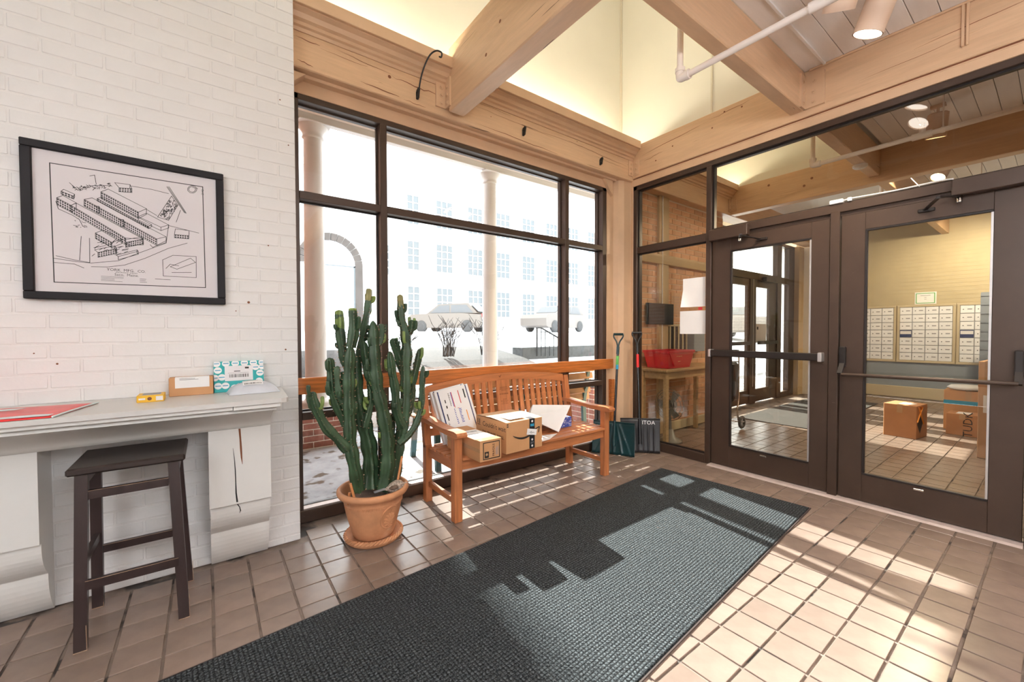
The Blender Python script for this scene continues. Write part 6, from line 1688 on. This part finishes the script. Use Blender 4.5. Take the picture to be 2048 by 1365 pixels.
shovel('snow_shovel', 'dark teal snow shovel leaning against the corner post', (3.300, 2.715, .003), a1, (3.478, 2.80, 1.222), .43, .325, 'shovel_teal', 'black_gloss', True, 'shovel_teal', None, (.72, .80, 'green_label'), (.68, .72, 'print_cyan'), True)
a2 = math.atan2(2.445 - 2.72, 3.715 - 3.42)
shovel('snow_shovel', 'black ribbed snow shovel with red sleeve and white letters', (3.565, 2.588, .003), a2, (3.700, 2.735, 1.238), .40, .345, 'shovel_black', 'black_gloss', True, 'black', 'ITOA', (.68, .80, 'red_grip'))
# slim oak post behind the bench arm
one('oak_stop', MB().box(3.315, 3.362, 2.93, 2.958, .25, .74, .003), 'oak_rail', (3.338, 2.944, .25), 'short upright oak strip on the window post behind the bench arm', 'post') if False else None
wp = one('wood_post', MB().box(3.50, 3.548, 2.905, 2.951, 0, .735, .003), 'oak_rail', (3.52, 2.93, 0), 'short upright oak post beside the window jamb', 'post')

# ================================================================ NOTICES TAPED TO THE SIDELIGHT
def notice(y0, y1, z0, z1, label, curl):
    mb = MB(); n = 10; vs = []
    X_ = DG - .0035
    for s in (0, -.0008):
        for j in range(n + 1):
            for i in range(n + 1):
                u, v = i / n, j / n
                c_ = curl * max(0, u - .55) ** 2 * max(0, .6 - v) * 3
                vs.append((X_ + s - c_, y1 + (y0 - y1) * (1 - u) * 1.0 + 0 if False else y0 + (y1 - y0) * u, z0 + (z1 - z0) * v))
    m = (n + 1) ** 2; fs = []
    for j in range(n):
        for i in range(n):
            q = j * (n + 1) + i
            fs += [(q, q + 1, q + n + 2, q + n + 1), (m + q, m + q + n + 1, m + q + n + 2, m + q + 1)]
    return one('taped_notice', mb.add(vs, fs, True), 'paper_w', (X_, (y0 + y1) / 2, z0), label, 'paper', 'notices taped to the sidelight')
notice(2.045, 2.275, 1.490, 1.772, 'white sheet with a curled corner taped to the sidelight glass', .12)
notice(2.035, 2.305, 1.226, 1.452, 'white wide sheet taped to the sidelight glass below the curled one', 0)
one('red_sticker', MB().box(DG - .004, DG - .0005, 2.075, 2.115, 1.458, 1.485, .001), 'print_red', (DG - .002, 2.095, 1.458), 'small red sticker on the sidelight glass between the two sheets', 'sticker')

# ================================================================ PLANT HOOKS ON THE WINDOW BEAM
def hook(x, z, long, label):
    t = thing('plant_hook', (x, 2.83, z), label, 'hook', 'black iron plant hooks')
    obj('plate', MB().box(x - .009, x + .009, 2.830, 2.8385, z - .042, z + .012, .002), 'black', t)
    obj('socket', MB().bar((x, 2.832, z + .010), (x, 2.800, z + .022), .016, .016).bar((x, 2.832, z - .034), (x, 2.815, z - .030), .014, .014).bar((x, 2.815, z - .038), (x, 2.803, z + .022), .012, .012, (1, 0, 0)), 'black', t)
    if long:
        P = [(x, 2.803, z + .01), (x + .004, 2.782, z + .08), (x + .018, 2.745, z + .16), (x + .042, 2.705, z + .225), (x + .072, 2.665, z + .245), (x + .095, 2.632, z + .222), (x + .093, 2.635, z + .193), (x + .085, 2.648, z + .200)]
        obj('arm', MB().tube(smooth_path(P, 6), .0058, 8), 'black', t)
hook(1.253, 2.985, True, 'long curved black plant hook left of the cross beam')
hook(2.233, 2.997, False, 'short black hook bracket in the middle of the window beam')
hook(3.225, 2.981, False, 'short black hook bracket near the right end of the window beam')

# ================================================================ PIPES
def sprinkler_pipe(x, label, y1, name='sprinkler_pipe', z=2.85):
    t = thing(name, (x, 1.475, z), label, 'pipe', 'sprinkler pipes')
    obj('drop', MB().tube([(x, 1.475, z), (x, 1.475, 3.6)], .019, 12), 'pipe', t)
    obj('run', MB().tube([(x, 1.475, z), (x, y1, z)], .019, 12), 'pipe', t)
    e = obj('elbow', MB().tube(smooth_path([(x, 1.475, z + .06), (x, 1.475, z + .012), (x, 1.463, z), (x, 1.415, z)], 4), .026, 12), 'pipe', t)
    obj('collar', MB().tube([(x, 1.475, z + .038), (x, 1.475, z + .062)], .030, 12), 'pipe', e)
    obj('collar', MB().tube([(x, 1.437, z), (x, 1.412, z)], .030, 12), 'pipe', e)
    tee_y = .72
    obj('tee', MB().tube([(x, tee_y + .06, z), (x, tee_y - .06, z)], .027, 12).tube([(x, tee_y, z), (x, tee_y, z + .06)], .022, 10), 'pipe', t)
    h = obj('sprinkler_head', MB().lathe([(.012, 0), (.012, .03), (.020, .032), (.020, .036), (.001, .037)], (x, tee_y, z + .06), 10), 'chrome', t)
    obj('hanger_rod', MB().tube([(x, tee_y - .12, z), (x, tee_y - .12, 3.262)], .005, 6), 'pipe', t)
    obj('hanger_clip', MB().tube([(x, tee_y - .108, z), (x, tee_y - .132, z)], .024, 12), 'pipe', t)
    return t
sprinkler_pipe(2.425, 'white sprinkler pipe with elbow crossing under the ceiling beam', -1.2)
sprinkler_pipe(4.718, 'white sprinkler pipe beyond the transom glass', -.5)
sprinkler_pipe(7.2, 'white sprinkler pipe high in the mail lobby', -.5)

# ================================================================ CYLINDER SPOT LIGHTS
def spot(name, lens, aim, r_, ln, label, glow, power, track=None, grp='cylinder spot lights', col=(1, .86, .68), blend=.7, size=1.6):
    lens, aim = Vector(lens), Vector(aim).normalized()
    t = thing(name, lens, label, 'lamp', grp)
    back = lens - aim * ln
    rim = MB().tube([back, lens], r_, 20, cap=False)
    rim.tube([lens, back + aim * .01], r_ * .92, 20, cap=False)
    rim.tube([back - aim * .012, back], r_ * .75, 20, r_)
    obj('can', rim, 'lamp_can', t)
    d0 = lens - aim * .012
    n1 = aim.orthogonal().normalized(); n2 = aim.cross(n1)
    obj('lens', MB().add([d0 + (n1 * math.cos(k * .3142) + n2 * math.sin(k * .3142)) * r_ * .91 for k in range(20)], [tuple(range(20))]), glow, t)
    stem_top = Vector((back.x, back.y, 3.262)) if back.z < 3.26 else back
    obj('stem', MB().tube([back + aim * ln * .3, Vector(stem_top)], .010, 8).box(stem_top.x - .02, stem_top.x + .02, stem_top.y - .05, stem_top.y + .05, 3.235, 3.262, .003), 'lamp_can', t)
    ld = bpy.data.lights.new('spot_beam', 'SPOT')
    ld.energy = power; ld.color = col; ld.spot_size = size; ld.spot_blend = blend; ld.shadow_soft_size = r_ * .8
    lo = bpy.data.objects.new('spot_beam', ld); C.objects.link(lo)
    lo.location = lens + aim * .01; lo.rotation_euler = aim.to_track_quat('-Z', 'Y').to_euler()
    return t
spot('spot_light', (3.154, .721, 3.0), (.05, .35, -.9), .075, .21, 'lit cylinder spot light on the board ceiling', 'lamp_glow', 60)
spot('spot_light', (2.80, .765, 3.0), (.45, .35, -.82), .075, .20, 'cylinder spot light turned to the left behind the pipe', 'lamp_glow', 60)
spot('spot_light', (5.30, .72, 2.99), (.25, .1, -.95), .07, .20, 'cylinder spot light seen through the transom beside the lobby pipe', 'lamp_glow_y', 110, col=(1, .88, .70), size=1.9)
spot('spot_light', (6.80, .90, 3.02), (-.55, .25, -.8), .07, .19, 'glowing cylinder spot light just above the second door closer', 'lamp_glow_y', 110, col=(1, .84, .60), size=2.2)
spot('spot_light', (9.0, .60, 2.95), (.6, .2, -.75), .07, .19, 'cylinder spot light near the mail wall', 'lamp_glow_y', 190, col=(1, .86, .64), size=2.4)
# fill tubes added behind the viewer to brighten the hall
for k, (x, y) in enumerate(((.40, -1.5), (.95, -1.5), (-2.3, -1.0))):
    dx, dy = 0, .85
    t = thing('fill_tube', (x, y, 2.35), 'added fill light tube hanging behind the viewer', 'lamp', 'added fill tubes of the hall')
    obj('tube', MB().tube([(x - dx, y - dy, 2.35), (x + dx, y + dy, 2.35)], .05, 12), 'fill_glow', t)
    for s_ in (-.8, .8): obj('cord', MB().tube([(x + s_ * dx, y + s_ * dy, 2.37), (x + s_ * dx, y + s_ * dy, 3.262)], .004, 6), 'plastic_w', t)
# cove tubes in the trough above the window beam
def cove(x0, x1, y, z, label):
    t = thing('cove_light', ((x0 + x1) / 2, y, z), label, 'lamp', 'cove lights')
    obj('tube', MB().tube([(x0, y, z), (x1, y, z)], .013, 8), 'cove_glow', t)
    obj('batten', MB().box(x0, x1, y - .03, y + .03, z - .028, z - .014), 'plastic_w', t)
cove(.4, 1.45, 2.86, 3.255, 'fluorescent tube hidden behind the left fascia')
cove(1.65, 3.70, 2.86, 3.255, 'fluorescent tube hidden behind the right fascia')
for (x0, x1, y) in ((-.9, 1.3, 1.6), (1.9, 3.5, 1.6)):  # unseen tubes added so the well walls are lit evenly from above
    t = thing('well_fill_tube', ((x0 + x1) / 2, y, 4.75), 'added fill light tube high up in the light well, ' + ('left' if x0 < 0 else 'right') + ' of the cross beam', 'lamp', 'added fill tubes in the light well')
    obj('tube', MB().tube([(x0, y, 4.75), (x1, y, 4.75)], .02, 8), 'well_fill_glow', t)
    for s_ in (x0 + .1, x1 - .1): obj('cord', MB().tube([(s_, y, 4.76), (s_, y, 5.08)], .004, 6), 'plastic_w', t)
cove(4.0, 5.9, 2.86, 3.255, 'fluorescent tube hidden behind the lobby fascia')
# smoke detector under the lobby beam
one('smoke_detector', MB().lathe([(.062, 2.963), (.062, 2.945), (.045, 2.930), (.001, 2.928)], (5.437, 1.285, 0), 24), 'plastic_w', (5.437, 1.285, 2.93), 'round white smoke detector under the lobby beam', 'detector')
